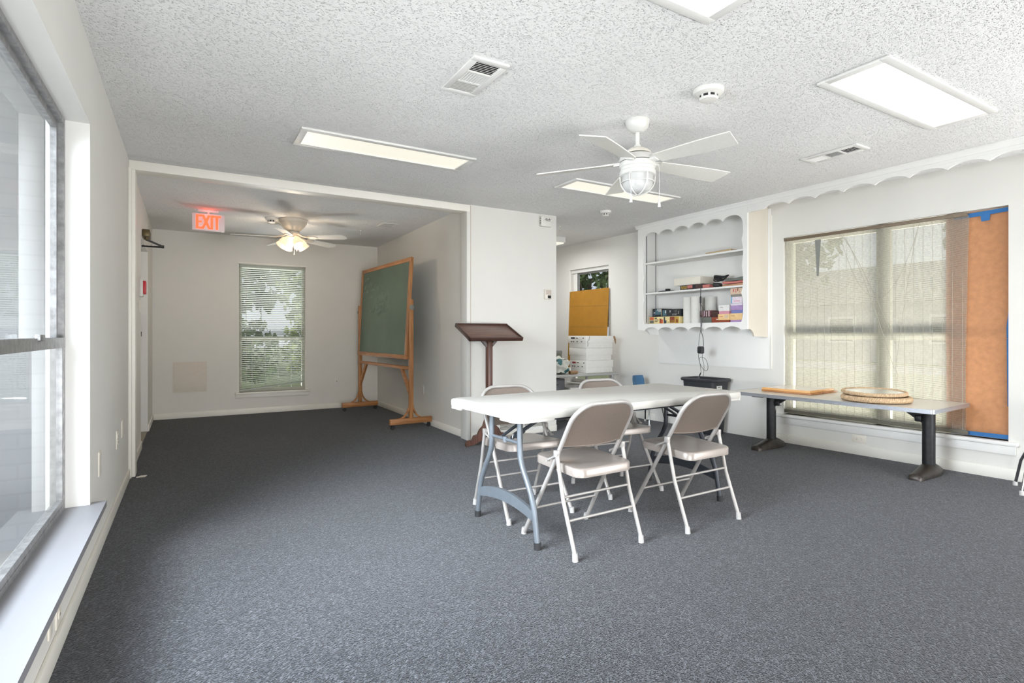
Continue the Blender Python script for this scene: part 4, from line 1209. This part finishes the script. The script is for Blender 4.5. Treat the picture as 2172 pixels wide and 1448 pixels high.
lidbox('puzzle_box', 'black and teal puzzle box on top of the yellow game box, left', 'game box', 4.83, .165, SH1 + .0855, .145, .17, .098, C['navy'], C['navy'], decor=[
    (C['teal'], .3, .95, .25, .9), (C['white'], .5, .62, .7, .95), (C['white'], .66, .76, .6, .95), (C['white'], .78, .94, .62, .92), (C['steel'], .05, .3, .1, .5), (C['white'], .12, .28, .42, .55), (C['cream'], .955, .995, .08, .95)], lidh=.98)
lidbox('puzzle_box', 'black puzzle box with white print on the yellow game box, right', 'game box', 4.605, .165, SH1 + .0855, .275, .17, .085, C['navy'], C['navy'], decor=[
    (C['teal'], .0, .22, .1, .9), (C['white'], .13, .2, .45, .85), (M_ink, .25, .98, .05, .95), (C['white'], .40, .46, .55, .85), (C['slate'], .55, .80, .5, .9), (C['white'], .54, .82, .3, .37), (C['white'], .54, .78, .13, .22), (C['white'], .86, .91, .3, .7)], lidh=.98)
g = 'white paper towel rolls on the bottom shelf'
for (y, x, r, lab) in ((4.405, .135, .056, 'tall white paper roll standing leftmost of three on the bottom shelf'), (4.270, .115, .061, 'tall white paper roll in the middle of three on the bottom shelf'), (4.175, .235, .060, 'tall white paper roll farthest back, behind the striped box')):
    bb = MB(); bb.lathe([(.02, .004), (r, 0), (r, .295), (r - .004, .30), (.02, .299), (.02, .004)], 28, caps=False); o = bb.build('paper_roll', M_carton, loc=cb(x, y, SH1)); tag(o, lab, 'paper roll', g)
g = 'small gift boxes on the bottom shelf'
lidbox('gift_box', 'grey small box under the maroon striped box', 'box', 4.085, .12, SH1, .135, .14, .062, C['slate'], C['slate'], group=g)
lidbox('gift_box', 'maroon and white striped box in front of paper rolls', 'box', 4.09, .12, SH1 + .0625, .145, .15, .072, C['maroon'], C['maroon'], group=g, lidh=.97, decor=[(C['white'], .06, .12, .3, .95), (C['lilac'], .24, .31, .05, .9), (C['lilac'], .40, .46, .1, .95), (C['white'], .58, .64, .05, .85), (C['lilac'], .78, .86, .05, .95)])
lidbox('gift_box', 'red-brown small box under a dark brown one, beside the striped box', 'box', 3.965, .12, SH1, .085, .15, .058, C['rust'], C['rust'], group=g, decor=[(C['white'], .7, .95, .2, .45)])
lidbox('gift_box', 'dark brown small box between striped box and pink box', 'box', 3.965, .12, SH1 + .0585, .085, .15, .062, C['brown'], C['brown'], group=g)
lidbox('gift_box', 'peach box with floral lid, bottom of the pink box stack', 'box', 3.848, .12, SH1, .135, .17, .09, C['peach'], C['rust'], group=g, lidh=.72, decor=[(C['rose'], .1, .42, .5, .6), (C['beige'], .55, .9, .3, .8)])
lidbox('gift_box', 'cream box with yellow lid, bottom right under the purple box', 'box', 3.698, .12, SH1, .14, .17, .092, C['peach'], C['purple'], group=g, lidh=.75, decor=[(M_brown, .08, .4, .6, .68)])
lidbox('gift_box', 'white-lidded pink box sitting on the peach floral box', 'box', 3.85, .12, SH1 + .0905, .125, .16, .092, C['white'], C['pink'], group=g, lidh=.68, decor=[(C['slate'], .12, .4, .62, .68)])
lidbox('gift_box', 'purple box with blue base in the right hand stack', 'box', 3.695, .12, SH1 + .0925, .135, .16, .10, C['purple'], C['blue'], group=g, lidh=.66, decor=[(C['lilac'], 0, 1, .72, 1)])
lidbox('gift_box', 'white and blue box above the purple box', 'box', 3.702, .12, SH1 + .193, .132, .15, .072, C['lilac'], C['sky'], group=g, lidh=.98, decor=[(C['sky'], 0, .12, 0, 1), (C['pink'], .25, .8, .3, .42)])
lidbox('gift_box', 'beige floral box with grey base, top of right hand stack', 'box', 3.698, .12, SH1 + .266, .14, .16, .088, C['beige'], C['taupe'], group=g, lidh=.74, decor=[(C['rose'], .2, .32, .4, .9), (C['rose'], .42, .5, .3, .9), (C['rust'], .58, .66, .5, .95), (C['rose'], .75, .8, .3, .5)])
# middle shelf
t = lidbox('game_box', 'black game box with gold letters under the white lidded box', 'game box', 4.295, .16, SH2, .31, .21, .055, C['navy'], C['navy'], lidh=.98, decor=[(C['rose'], .33, .56, .25, .9), (C['maroon'], .38, .50, .05, .4), (C['brown'], .7, .98, .1, .9)])
b = MB()
for k_, (y_, w_, h_) in enumerate(((.135, .013, .032), (.118, .012, .030), (.101, .014, .033), (.083, .012, .029), (.067, .013, .032))):
    b.box(-.1098, -.1085, y_ - w_ / 2, y_ + w_ / 2, .012, .012 + h_); b.box(-.1104, -.1097, y_ - w_ * .18, y_ + w_ * .22, .012 + h_ * (.3 if k_ % 2 else .1), .012 + h_ * (.9 if k_ % 2 else .6), m=1)
b.build('lettering', [C['gold'], C['navy']], t, smooth=0)
lidbox('carton', 'plain white lidded box lying on the black game box', 'box', 4.36, .17, SH2 + .0555, .37, .22, .085, C['cream'] if False else mat('offwhite_card', srgb(228, 222, 208), .7, var=.03), M_carton, lidh=.97)
t = thing('pan_lid', 'small flat black lid with knob at left of the middle shelf', 'lid', cb(.12, 4.70, SH2))
b = MB(); b.lathe([(.11, 0), (.112, .006), (.09, .013), (.03, .015)], 32); b.build('lid_disc', M_rubber, t)
b = MB(); b.lathe([(.025, .013), (.032, .028), (.028, .038), (.001, .04)], 20); b.build('knob', M_rubber, t)
def folder(label, y, x, z, ln, dp, h, m, rz, droop=0.0):
    bb = MB(); N = 12
    for k, th in ((0, 0), (1, h)):
        g_ = []
        for i in range(N + 1):
            u = -1 + 2 * i / N
            row = []
            for j in range(5):
                v = -1 + j / 2
                row.append(bb.bm.verts.new((v * dp / 2, u * ln / 2, th + droop * (u * .5 + .5) ** 2 + .003 * math.sin(5 * u + 2 * v) * (k == 1) + .003 * (k == 1) * abs(v))))
            g_.append(row)
        for i in range(N):
            for j in range(4): bb.bm.faces.new((g_[i][j], g_[i + 1][j], g_[i + 1][j + 1], g_[i][j + 1]))
        if k == 0: g0 = g_
    for i in range(N):
        for j in (0, 4): bb.bm.faces.new((g0[i][j], g0[i + 1][j], g_[i + 1][j], g_[i][j]))
    for j in range(4):
        for i in (0, N): bb.bm.faces.new((g0[i][j], g0[i][j + 1], g_[i][j + 1], g_[i][j]))
    o = bb.build('paper_folder', m, loc=cb(x, y, z), rotz=CA + rz); tag(o, label, 'folder', 'folders and papers heaped on the middle shelf'); return o
folder('long pinkish-tan folder at bottom of the heap on the middle shelf', 3.81, .18, SH2, .42, .18, .022, C['tan'], 0)
folder('pale pink folder in the heap, above the tan folder', 3.75, .17, SH2 + .031, .30, .18, .018, C['rose'], R(4))
folder('grey-green folded cloth folder on top of the heap, right', 3.73, .18, SH2 + .059, .29, .18, .028, C['slate'], R(-6))
bb = MB()
rr = random.Random(11)
for k in range(5):
    ph = rr.uniform(0, 6); ex = .055 + .008 * k
    bb.tube([(.045 * math.cos(a) + .01 * k - .02, ex * math.sin(a), .01 + .012 * k + .008 * math.sin(2 * a + ph)) for a in [i * 2 * PI / 20 for i in range(20)]], .006, 7, closed=True)
o = bb.build('cord_bundle', M_rubber, loc=cb(.125, 3.965, SH2 + .068)); tag(o, 'coiled black cord bundle on the heap of folders', 'cord')
t = lidbox('carton', 'small brick-pink box at left end of the folder heap', 'box', 4.088, .13, SH2, .085, .16, .04, C['rose'], C['brown'], lidh=.9)
bb = MB(); bb.cbox((0, 0, .022), (.10, .075, .044), bev=.014, rot=(R(4), 0, .3), seg=3); o = bb.build('camera_pouch', M_rubber, loc=cb(.045, 3.935, SH2 + .0)); tag(o, 'small black pouch in front of the folder heap', 'pouch')
# top shelf
t = thing('picture_frame', 'flat tan wooden frame lying on the top shelf', 'frame', cb(.16, 3.93, SH3), CA + R(-4))
b = MB()
for (p, q, r, s) in ((-.11, .11, -.17, -.145), (-.11, .11, .145, .17), (-.11, -.085, -.145, .145), (.085, .11, -.145, .145)): b.box(p, q, r, s, 0, .022, bev=.004)
b.build('frame_rail', wood('ash', srgb(178, 156, 118), srgb(204, 184, 146), axis='Y'), t)
b = MB(); b.box(-.09, .09, -.15, .15, .004, .010); b.build('frame_back', M_brown, t)

# power cable hanging down from the middle shelf
t = thing('power_cable', 'black charger cable dangling over the cabinet shelves', 'cable', cb(0, 4.11, 0), CA)
b = MB()
b.tube(crom([(.07, .03, 1.612), (.03, .015, 1.610), (-.004, .006, 1.60), (-.010, .0, 1.57), (-.010, .004, 1.50), (-.010, .006, 1.44), (-.010, .0, 1.34), (-.010, -.002, 1.20), (-.010, -.004, 1.13)]), .0042, 8)
b.tube(crom([(-.010, .004, 1.43), (-.012, -.03, 1.37), (-.011, -.024, 1.27), (-.010, -.004, 1.16), (-.01, .02, 1.06), (-.01, .028, .98), (-.01, .02, .93)]), .0026, 7)
b.tube(crom([(-.010, -.004, 1.13), (-.01, -.03, 1.06), (-.01, -.036, .98), (-.01, -.028, .93)]), .0036, 7)
b.tube(crom([(-.010, .024, .90), (-.01, .03, .85), (-.01, .012, .78), (-.01, -.03, .72), (-.01, -.075, .70), (-.01, -.095, .745), (-.01, -.07, .82), (-.01, -.02, .845), (-.01, .02, .83), (-.01, .008, .76), (-.01, -.004, .69), (-.01, .0, .675)]), .0024, 7)
b.tube(crom([(-.010, -.02, .90), (-.01, -.022, .83), (-.01, -.042, .76), (-.01, -.036, .66), (-.01, -.03, .655), (-.01, -.036, .64)]), .0022, 7)
b.build('cord', M_cord, t)
b = MB(); b.lathe([(.004, 0), (.009, .01), (.009, .075), (.004, .085)], 12, M=Matrix.Translation((-.010, .003, 1.43))); b.build('strain_relief', M_rubber, t)
b = MB(); b.box(-.034, .010, -.038, .036, .885, .965, bev=.016, seg=3); b.build('adapter', M_rubber, t)
b = MB(); b.tube([(-.01, .0, .675), (-.01, .012, .655), (-.01, .020, .63)], [.005, .0075, .004], 10); b.build('plug', M_rubber, t)

# ------------------------------------------------------------------ waste bin
t = thing('waste_bin', 'black rectangular plastic waste bin against the wall below the cabinet', 'waste bin', wl(-.185, 4.19), WA)
b = MB()
def rr_ring(hx, hy, r, z, dip=0): return [b.bm.verts.new((x, y, z - dip * max(0, -x / hx))) for x, y in roundrect(hx, hy, r, 5)]
rings = [rr_ring(.105, .165, .04, 0), rr_ring(.11, .17, .04, .01), rr_ring(.142, .215, .05, .575), rr_ring(.160, .235, .055, .580), rr_ring(.163, .238, .055, .600), rr_ring(.155, .230, .052, .612), rr_ring(.140, .213, .046, .606), rr_ring(.108, .166, .036, .02)]
n = len(rings[0])
for A, B in zip(rings, rings[1:]):
    for i in range(n): b.bm.faces.new((A[i], A[(i + 1) % n], B[(i + 1) % n], B[i]))
b.bm.faces.new(rings[0][::-1]); b.bm.faces.new(rings[-1])
b.build('bin_body', M_bin, t)
Mx = Matrix.Translation((-.05, -.2135, .50)) @ Euler((R(-4), 0, 0)).to_matrix().to_4x4()
b = MB(); b.box(-.045, .045, -.0012, .0006, -.05, .05, 0, 0, Mx); b.box(-.03, .02, -.0018, -.001, .018, .03, 1, 0, Mx); b.box(-.02, .03, -.0018, -.001, -.03, .005, 1, 0, Mx); b.build('sticker', [M_carton, M_grey], t)

# ------------------------------------------------------------------ side table with boxes past the partition
t = thing('side_table', 'low grey table holding white boxes beneath the small window', 'table', (0, 0, 0))
b = MB(); b.box(3.66, 4.80, 5.40, 6.05, .572, .602, bev=.006); b.build('table_top', mat('grey_laminate', srgb(168, 168, 164), .4, var=.04), t)
for (x, y) in ((3.72, 5.46), (4.74, 5.46), (3.72, 5.99), (4.74, 5.99)):
    b = MB(); b.cyl((x, y, 0), (x, y, .575), .016, seg=12); b.build('leg', M_chrome, t)
t = thing('metal_cabinet', 'small grey metal cabinet under the low table past the partition', 'cabinet', (3.92, 5.80, 0))
b = MB(); b.box(-.15, .15, -.22, .22, 0, .54, bev=.005); b.build('cabinet_body', mat('gunmetal', srgb(92, 94, 96), .4, metal=.5), t)
b = MB(); b.box(-.14, .14, -.226, -.219, .28, .52, bev=.004); b.box(-.14, .14, -.226, -.219, .02, .26, bev=.004); b.build('drawer_front', mat('gunmetal2', srgb(112, 114, 116), .4, metal=.5), t)
b = MB(); b.cyl((-.04, -.24, .47), (.04, -.24, .47), .006, seg=10); b.cyl((-.04, -.24, .21), (.04, -.24, .21), .006, seg=10); b.box(-.042, -.036, -.24, -.225, .465, .475); b.box(.036, .042, -.24, -.225, .465, .475); b.box(-.042, -.036, -.24, -.225, .205, .215); b.box(.036, .042, -.24, -.225, .205, .215); b.build('drawer_pull', M_chrome, t)
t = thing('storage_tub', 'white plastic tub under the low table beside the metal cabinet', 'tub', (4.33, 5.72, 0))
b = MB(); rg = []
for (hx, hy, z) in ((.16, .14, 0), (.19, .17, .40), (.205, .185, .405), (.205, .185, .425), (.18, .16, .42), (.15, .13, .01)): rg.append([b.bm.verts.new((x, y, z)) for x, y in roundrect(hx, hy, .04, 4)])
for A, B in zip(rg, rg[1:]):
    for i in range(len(A)): b.bm.faces.new((A[i], A[(i + 1) % len(A)], B[(i + 1) % len(A)], B[i]))
b.bm.faces.new(rg[0][::-1]); b.bm.faces.new(rg[-1])
b.build('tub_body', M_plastic, t)

def wbox(label, x, y, z, rz, L, D, H, kind):
    t = thing('file_box', label, 'box', (x, y, z), rz, 'white cardboard boxes stacked on the low table')
    # local: front-left corner at origin, long face along +x, label end along +y
    bb = MB(); bb.box(.008, L - .008, .008, D - .008, 0, H - .03, bev=.003); bb.build('box_base', M_carton, t)
    bb = MB(); bb.box(0, L, 0, D, H * .40, H, bev=.003)
    ms = [M_carton, M_ink, M_red if kind == 2 else M_ink]
    if kind:
        def mark(y0, y1, z0, z1, m=1): bb.box(-.0012, .0003, y0, y1, z0, z1, m)
        w = D
        mark(w * .62, w * .84, H * .74, H * .88, 2)
        mark(w * .44, w * .56, H * .78, H * .84); mark(w * .12, w * .17, H * .76, H * .86)
        for u in (.78, .66, .45, .2): mark(w * u, w * (u + .07), H * .48, H * .55)
    bb.build('box_lid', ms, t)
    return t
wbox('lowest white file box of the stack, with red printed mark', 4.325, 5.47, .603, R(4), .475, .32, .158, 2)
wbox('middle plain white file box of the stack on the low table', 4.322, 5.468, .762, R(5), .465, .325, .160, 0)
tb = wbox('topmost white file box of the stack, lid flap torn', 4.305, 5.455, .923, R(3), .475, .345, .152, 1)
b = MB(); b.tube([(.47, .01, .15), (.495, .005, .14), (.505, .0, .10), (.513, -.002, .05)], [.004, .012, .012, .006], 8); b.tube([(.03, -.002, .02), (.035, -.003, .06), (.02, -.003, .08), (.05, -.003, .10), (.06, -.003, .145)], .0022, 6, m=1); b.build('torn_flap', [M_brown, M_ink], tb)
# cardboard sheet leaning in the small window
t = thing('cardboard_sheet', 'large tan cardboard sheet blocking lower part of the small window', 'cardboard', wl(0, 0, 0), WA)
b = MB(); b.hexa([(-.085, 5.87, .604), (-.080, 5.87, .604), (-.080, 6.68, .604), (-.085, 6.68, .604), (-.022, 5.87, 1.745), (-.017, 5.87, 1.745), (-.017, 6.70, 1.735), (-.022, 6.70, 1.735)]); b.build('sheet', M_card, t)
b = MB(); b.box(.0, .006, 5.55, 6.0, 0, .0) if False else None
b.tube([(-.060, 5.88, 1.20), (-.060, 6.67, 1.215)], .0012, 4); b.tube([(-.043, 5.88, 1.50), (-.043, 6.67, 1.515)], .0012, 4); b.build('fold_crease', M_brown, t)
# clutter left of the boxes
lx = mat('olive_metal', srgb(112, 114, 100), .5)
t = thing('metal_box', 'small olive-grey metal box behind the plastic bag on the low table', 'box', (4.12, 5.93, .603))
b = MB(); b.box(-.20, .10, -.08, .08, 0, .27, bev=.006); b.build('box_body', lx, t)
b = MB(); b.box(-.205, .105, -.085, .085, .235, .28, bev=.005); b.build('box_lid', M_grey, t)
b = MB()
ico = bmesh.ops.create_icosphere(b.bm, subdivisions=4, radius=1)
rn = random.Random(4)
ph = [rn.uniform(0, 6) for _ in range(9)]
for v in b.bm.verts:
    x, y, z = v.co
    k = 1 + .16 * math.sin(5 * x + ph[0]) * math.sin(4 * y + ph[1]) + .10 * math.sin(9 * z + ph[2] + 3 * x) + .06 * math.sin(13 * y + ph[3] + 5 * z)
    v.co = Vector((x * .11 * k, y * .11 * k, max(-.095, z * .12 * k)))
for f in b.bm.faces:
    c = f.calc_center_median(); f.material_index = 1 if math.sin(30 * c.x + 3) * math.sin(26 * c.z) > .55 else (2 if math.sin(34 * c.z + 20 * c.y) > .88 else 0)
o = b.build('plastic_bag', [mat('bag_white', srgb(206, 208, 198), .35, var=.1, scale=25), mat('bag_teal', srgb(60, 112, 116), .4), mat('bag_dark', srgb(52, 54, 48), .5)], loc=(3.97, 5.56, .698)); tag(o, 'crumpled white and teal plastic bag left of the file boxes', 'bag')
b = MB(); b.box(-.10, .08, -.06, .06, 0, .035, bev=.012, seg=3); o = b.build('black_case', M_rubber, loc=(4.02, 5.78, .603)); tag(o, 'soft black case behind the plastic bag on the low table', 'case')
b = MB(); b.lathe([(.018, 0), (.022, 0), (.022, .13), (.018, .13)], 20, M=Matrix.Translation((4.03, 5.425, .6245)) @ Euler((0, R(90), R(12))).to_matrix().to_4x4(), caps=False)
b.lathe([(.018, 0), (.018, .13)], 20, M=Matrix.Translation((4.03, 5.425, .6245)) @ Euler((0, R(90), R(12))).to_matrix().to_4x4(), caps=False)
o = b.build('cardboard_tube', M_brown); tag(o, 'short brown cardboard tube lying before the plastic bag', 'tube')
# scrap at the foot of the pilaster
b = MB(); b.faces([(0, 0, .001), (.06, -.012, .002), (.075, .006, .012), (.03, .022, .010), (.002, .018, .003)], [(0, 1, 2, 3, 4)]); o = b.build('paper_scrap', M_ivory, loc=(-.345, 5.07, .0)); tag(o, 'tiny torn beige scrap on the carpet at the left trim foot', 'scrap')

# ------------------------------------------------------------------ outdoors
GZ = -.25
b = MB(); b.box(-40, 70, -40, 60, GZ - .1, GZ); struct('ground', b, M_grass)
b = MB(); b.box(-3.2, -.6, -3, 4.4, GZ + .001, .02); struct('floor_porch', b, M_conc)
b = MB(); b.box(-1.75, -.555, 3.62, 3.75, 0, 2.9); struct('wall_porch', b, M_brick)
b = MB(); b.box(-3.2, -.56, -3, 4.4, 2.75, 2.85); struct('sunshade_porch', b, M_conc)  # unseen slab added to keep the sun off the brick wall
b = MB(); b.box(21, 26, -30, 45, GZ + .004, GZ + .012); struct('floor_street', b, M_road)

def tree(name, label, x, y, s, trunk, crown, m, seed, grp):
    t = thing(name, label, 'tree', (x, y, GZ), 0, grp)
    rn = random.Random(seed)
    bb = MB()
    bb.tube([(0, 0, 0), (.05 * s, 0, trunk * .5), (0, .06 * s, trunk), (.1 * s, 0, trunk + crown * .7)], [.12 * s, .09 * s, .08 * s, .03 * s], 9)
    for k in range(6):
        a = rn.uniform(0, 6.28); l = rn.uniform(.5, 1) * crown
        bb.tube([(0, 0, trunk * rn.uniform(.7, 1)), (l * .4 * math.cos(a), l * .4 * math.sin(a), trunk + l * .35), (l * .9 * math.cos(a), l * .9 * math.sin(a), trunk + l * .75)], [.05 * s, .035 * s, .012 * s], 6)
    bb.build('trunk', M_bark, t)
    bb = MB()
    for k in range(900):
        a = rn.uniform(0, 6.28); rr = crown * rn.uniform(.2, 1) ** .6; zz = trunk + crown * (.55 + rn.uniform(-.55, .75))
        w = math.sqrt(max(.05, 1 - ((zz - trunk - .6 * crown) / (crown * .95)) ** 2))
        c = Vector((rr * w * math.cos(a), rr * w * math.sin(a), zz)); sz = rn.uniform(.05, .13) * crown
        E_ = Euler((rn.uniform(0, 6), rn.uniform(0, 6), rn.uniform(0, 6))).to_matrix()
        bb.faces([c + E_ @ Vector(q) * sz for q in ((-1, 0, 0), (-.3, .55, .1), (1, .1, 0), (.2, -.6, .1))], [(0, 1, 2, 3)])
    bb.build('foliage', m, t, smooth=0)
    return t
k = 0
for (x, y, s, tr, cr, m) in ((-.9, 17.2, 1, 1.3, 1.5, M_leaf1), (.7, 12.2, .8, .4, .95, M_leaf2), (2.7, 12.6, 1, .5, 1.0, M_leaf1), (.9, 21.5, 1.3, 2.2, 2.3, M_leaf2), (4.2, 17.5, 1.3, 1.8, 2.0, M_leaf1), (6.8, 14, 1, 1.3, 1.6, M_leaf2), (-5, 21, 1.2, 1.6, 2.4, M_leaf1)):
    tree('garden_tree', ['pale leafy tree far left outside the back window', 'low dark shrub nearest outside the back window', 'low pale shrub right of the dark shrub outside back window', 'tall dark tree in middle distance outside the back window', 'tall pale tree at right distance outside the back window', 'dark tree far right beyond the back window', 'pale tree farthest left beyond the back window'][k], x, y, s, tr, cr, m, 20 + k, 'trees outside the back window'); k += 1
tree('street_tree', 'big bare-branched tree in the yard seen through the bamboo blind', 17.5, 12.2, 2.2, 3.2, 2.6, M_leaf2, 51, 'trees outside the right window')
tree('street_tree', 'smaller tree at right, seen through the bamboo blind', 17.0, 4.6, 1.8, 3.0, 2.0, M_leaf2, 52, 'trees outside the right window')
tree('street_tree', 'bushy tree just outside the small window', 11.5, 14.5, 1.5, 1.8, 2.0, M_leaf2, 53, 'trees outside the right window')
tree('porch_tree', 'leafy tree out past the porch, left of the big window', -3.2, 11.8, 1.2, .8, 1.5, M_leaf1, 54, 'trees outside the left window')

t = thing('house', 'grey single storey house across the street behind the bamboo blind', 'house', (32, 13.5, GZ), 0)
b = MB(); b.box(-4, 4, -9, 9, 0, 2.9); b.build('house_walls', M_siding, t)
b = MB(); b.prism([(-4.6, 2.8), (0, 5.0), (4.6, 2.8)], -9.6, 9.6, 'xz'); b.build('house_roof', M_roof, t)
for y in (-6.5, -2.8, 1.6, 5.4):
    b = MB(); b.box(-4.06, -3.99, y - .65, y + .65, .9, 2.2); wn = b.build('house_window', M_white, t)
    b = MB(); b.box(-4.08, -4.05, y - .55, y + .55, 1.0, 2.1); b.build('window_pane', M_grey, wn)
b = MB(); b.box(-4.07, -3.99, -.9, .1, 0, 2.1); b.build('house_door', M_white, t)
t = thing('garage', 'white garage beside the grey house across the street', 'garage', (30.5, -.4, GZ), 0)
b = MB(); b.box(-3, 3, -3.4, 3.4, 0, 2.8); b.build('garage_walls', M_white, t)
b = MB(); b.prism([(-3.9, 2.7), (0, 4.4), (3.9, 2.7)], -3.4, 3.4, 'yz') if False else b.prism([(-3.5, 2.7), (0, 4.3), (3.5, 2.7)], -3.8, 3.8, 'xz'); b.build('garage_roof', M_roof, t)
b = MB(); b.box(-3.06, -2.99, -2.3, 2.3, 0, 2.2); b.build('garage_door', M_plastic, t)

# ------------------------------------------------------------------ light
w = bpy.data.worlds.new('World'); SC.world = w; w.use_nodes = True
nt = w.node_tree; bg = nt.nodes['Background']
sky = nt.nodes.new('ShaderNodeTexSky'); sky.sky_type = 'HOSEK_WILKIE'; sky.turbidity = 5; sky.sun_direction = Vector((.2, -.7, .8)).normalized(); sky.ground_albedo = .5
mixn = nt.nodes.new('ShaderNodeMix'); mixn.data_type = 'RGBA'; mixn.inputs['Factor'].default_value = .55
mixn.inputs[7].default_value = (.82, .88, .95, 1)
nt.links.new(sky.outputs['Color'], mixn.inputs[6]); nt.links.new(mixn.outputs[2], bg.inputs['Color'])
bg.inputs['Strength'].default_value = 1.0

def lamp(name, kind, loc, rot, energy, col=(1, 1, 1), **kw):
    l = bpy.data.lights.new(name, kind); l.energy = energy; l.color = col
    for a, v in kw.items(): setattr(l, a, v)
    o = bpy.data.objects.new(name, l); COL.objects.link(o); o.location = loc; o.rotation_euler = rot
    return o
lamp('sun', 'SUN', (0, -5, 10), Euler((R(48), 0, R(4))), 1.9, (1, .95, .86), angle=.02)
def aim(loc, to): return (Vector(to) - Vector(loc)).to_track_quat('-Z', 'Y').to_euler()
FL = (.975, .985, 1)
# daylight falling in through the left window
p = (-1.15, 1.6, 2.0); lamp('window_daylight', 'AREA', p, aim(p, (2.0, 1.9, .2)), 175, (.82, .91, 1), shape='RECTANGLE', size=2.4, size_y=1.5, spread=R(100))
p = (-1.15, 2.2, 1.4); lamp('window_daylight', 'AREA', p, aim(p, (5, 2.4, 1.5)), 15, (.9, .95, 1), shape='RECTANGLE', size=1.6, size_y=1.6, spread=1.5)
p = (-.1, -1.45, 1.5); lamp('fill_lamp', 'AREA', p, aim(p, (2.5, 7.0, 1.4)), 5, FL, shape='SQUARE', size=.6, spread=.75)  # fill lamp added behind the camera to brighten the alcove wall
p = (-1.25, 1.5, .25); lamp('bounce_fill', 'AREA', p, aim(p, (2.4, 2.3, 2.44)), 12, (.95, .98, 1), shape='RECTANGLE', size=2.4, size_y=1.0, spread=R(125))  # lamp added low outside the left window to lift the ceiling
# added lamp below the right window, standing in for daylight off the lawn
p = (6.8, 2.6, -.2); lamp('bounce_fill', 'AREA', p, aim(p, (3.2, 2.6, 2.44)), 430, (1, .995, .97), shape='RECTANGLE', size=2.4, size_y=1.4)
# added lamp standing in for ground bounce at the back window
p = (1.0, 9.4, -.2); lamp('bounce_fill', 'AREA', p, aim(p, (1.0, 6.6, 2.44)), 210, (1, 1, .98), shape='RECTANGLE', size=2.0, size_y=1.2)
# fill lamps with no real source, added behind the camera, pointed up at the ceiling, and a weak one on the left wall
p = (4.6, -1.2, .5); lamp('fill_lamp', 'AREA', p, aim(p, (4.4, 3.2, 2.44)), 54, FL, shape='RECTANGLE', size=1.5, size_y=.6)
p = (.5, -1.2, .5); lamp('fill_lamp', 'AREA', p, aim(p, (.8, 4.8, 2.44)), 84, FL, shape='RECTANGLE', size=1.5, size_y=.6)
p = (4.8, -1.2, 1.3); lamp('fill_lamp', 'AREA', p, aim(p, (-.39, 4.3, 1.6)), 62, FL, shape='SQUARE', size=1.5)
# tube of the surface light past the partition
lamp('corridor_light', 'AREA', (4.05, 6.25, CE - .095), (0, 0, 0), 17, FL, shape='RECTANGLE', size=.84, size_y=.17)
# alcove fan bulbs
lamp('fan_bulbs', 'POINT', (1.06, 6.84, CE - .36), (0, 0, 0), 12, (1, .8, .58), shadow_soft_size=.06)
lamp('exit_glow', 'POINT', (.19, 6.72, CE - .05), (0, 0, 0), .16, (1, .15, .08), shadow_soft_size=.04)

# ------------------------------------------------------------------ camera
cam = bpy.data.cameras.new('camera'); cam.sensor_width = 36; cam.sensor_fit = 'HORIZONTAL'
cam.lens = 36 * 1161.6 / 2172; cam.shift_y = (707.7 - 724) / 2172; cam.clip_start = .02; cam.clip_end = 300
co = bpy.data.objects.new('camera', cam); COL.objects.link(co)
co.location = (0, 0, 1.102); co.rotation_euler = (PI / 2, 0, -.5341)
SC.camera = co
SC.view_settings.view_transform = 'Standard'
SC.view_settings.look = 'None'
SC.view_settings.exposure = 0.14
SC.cycles.use_denoising = True
SC.cycles.adaptive_threshold = .025
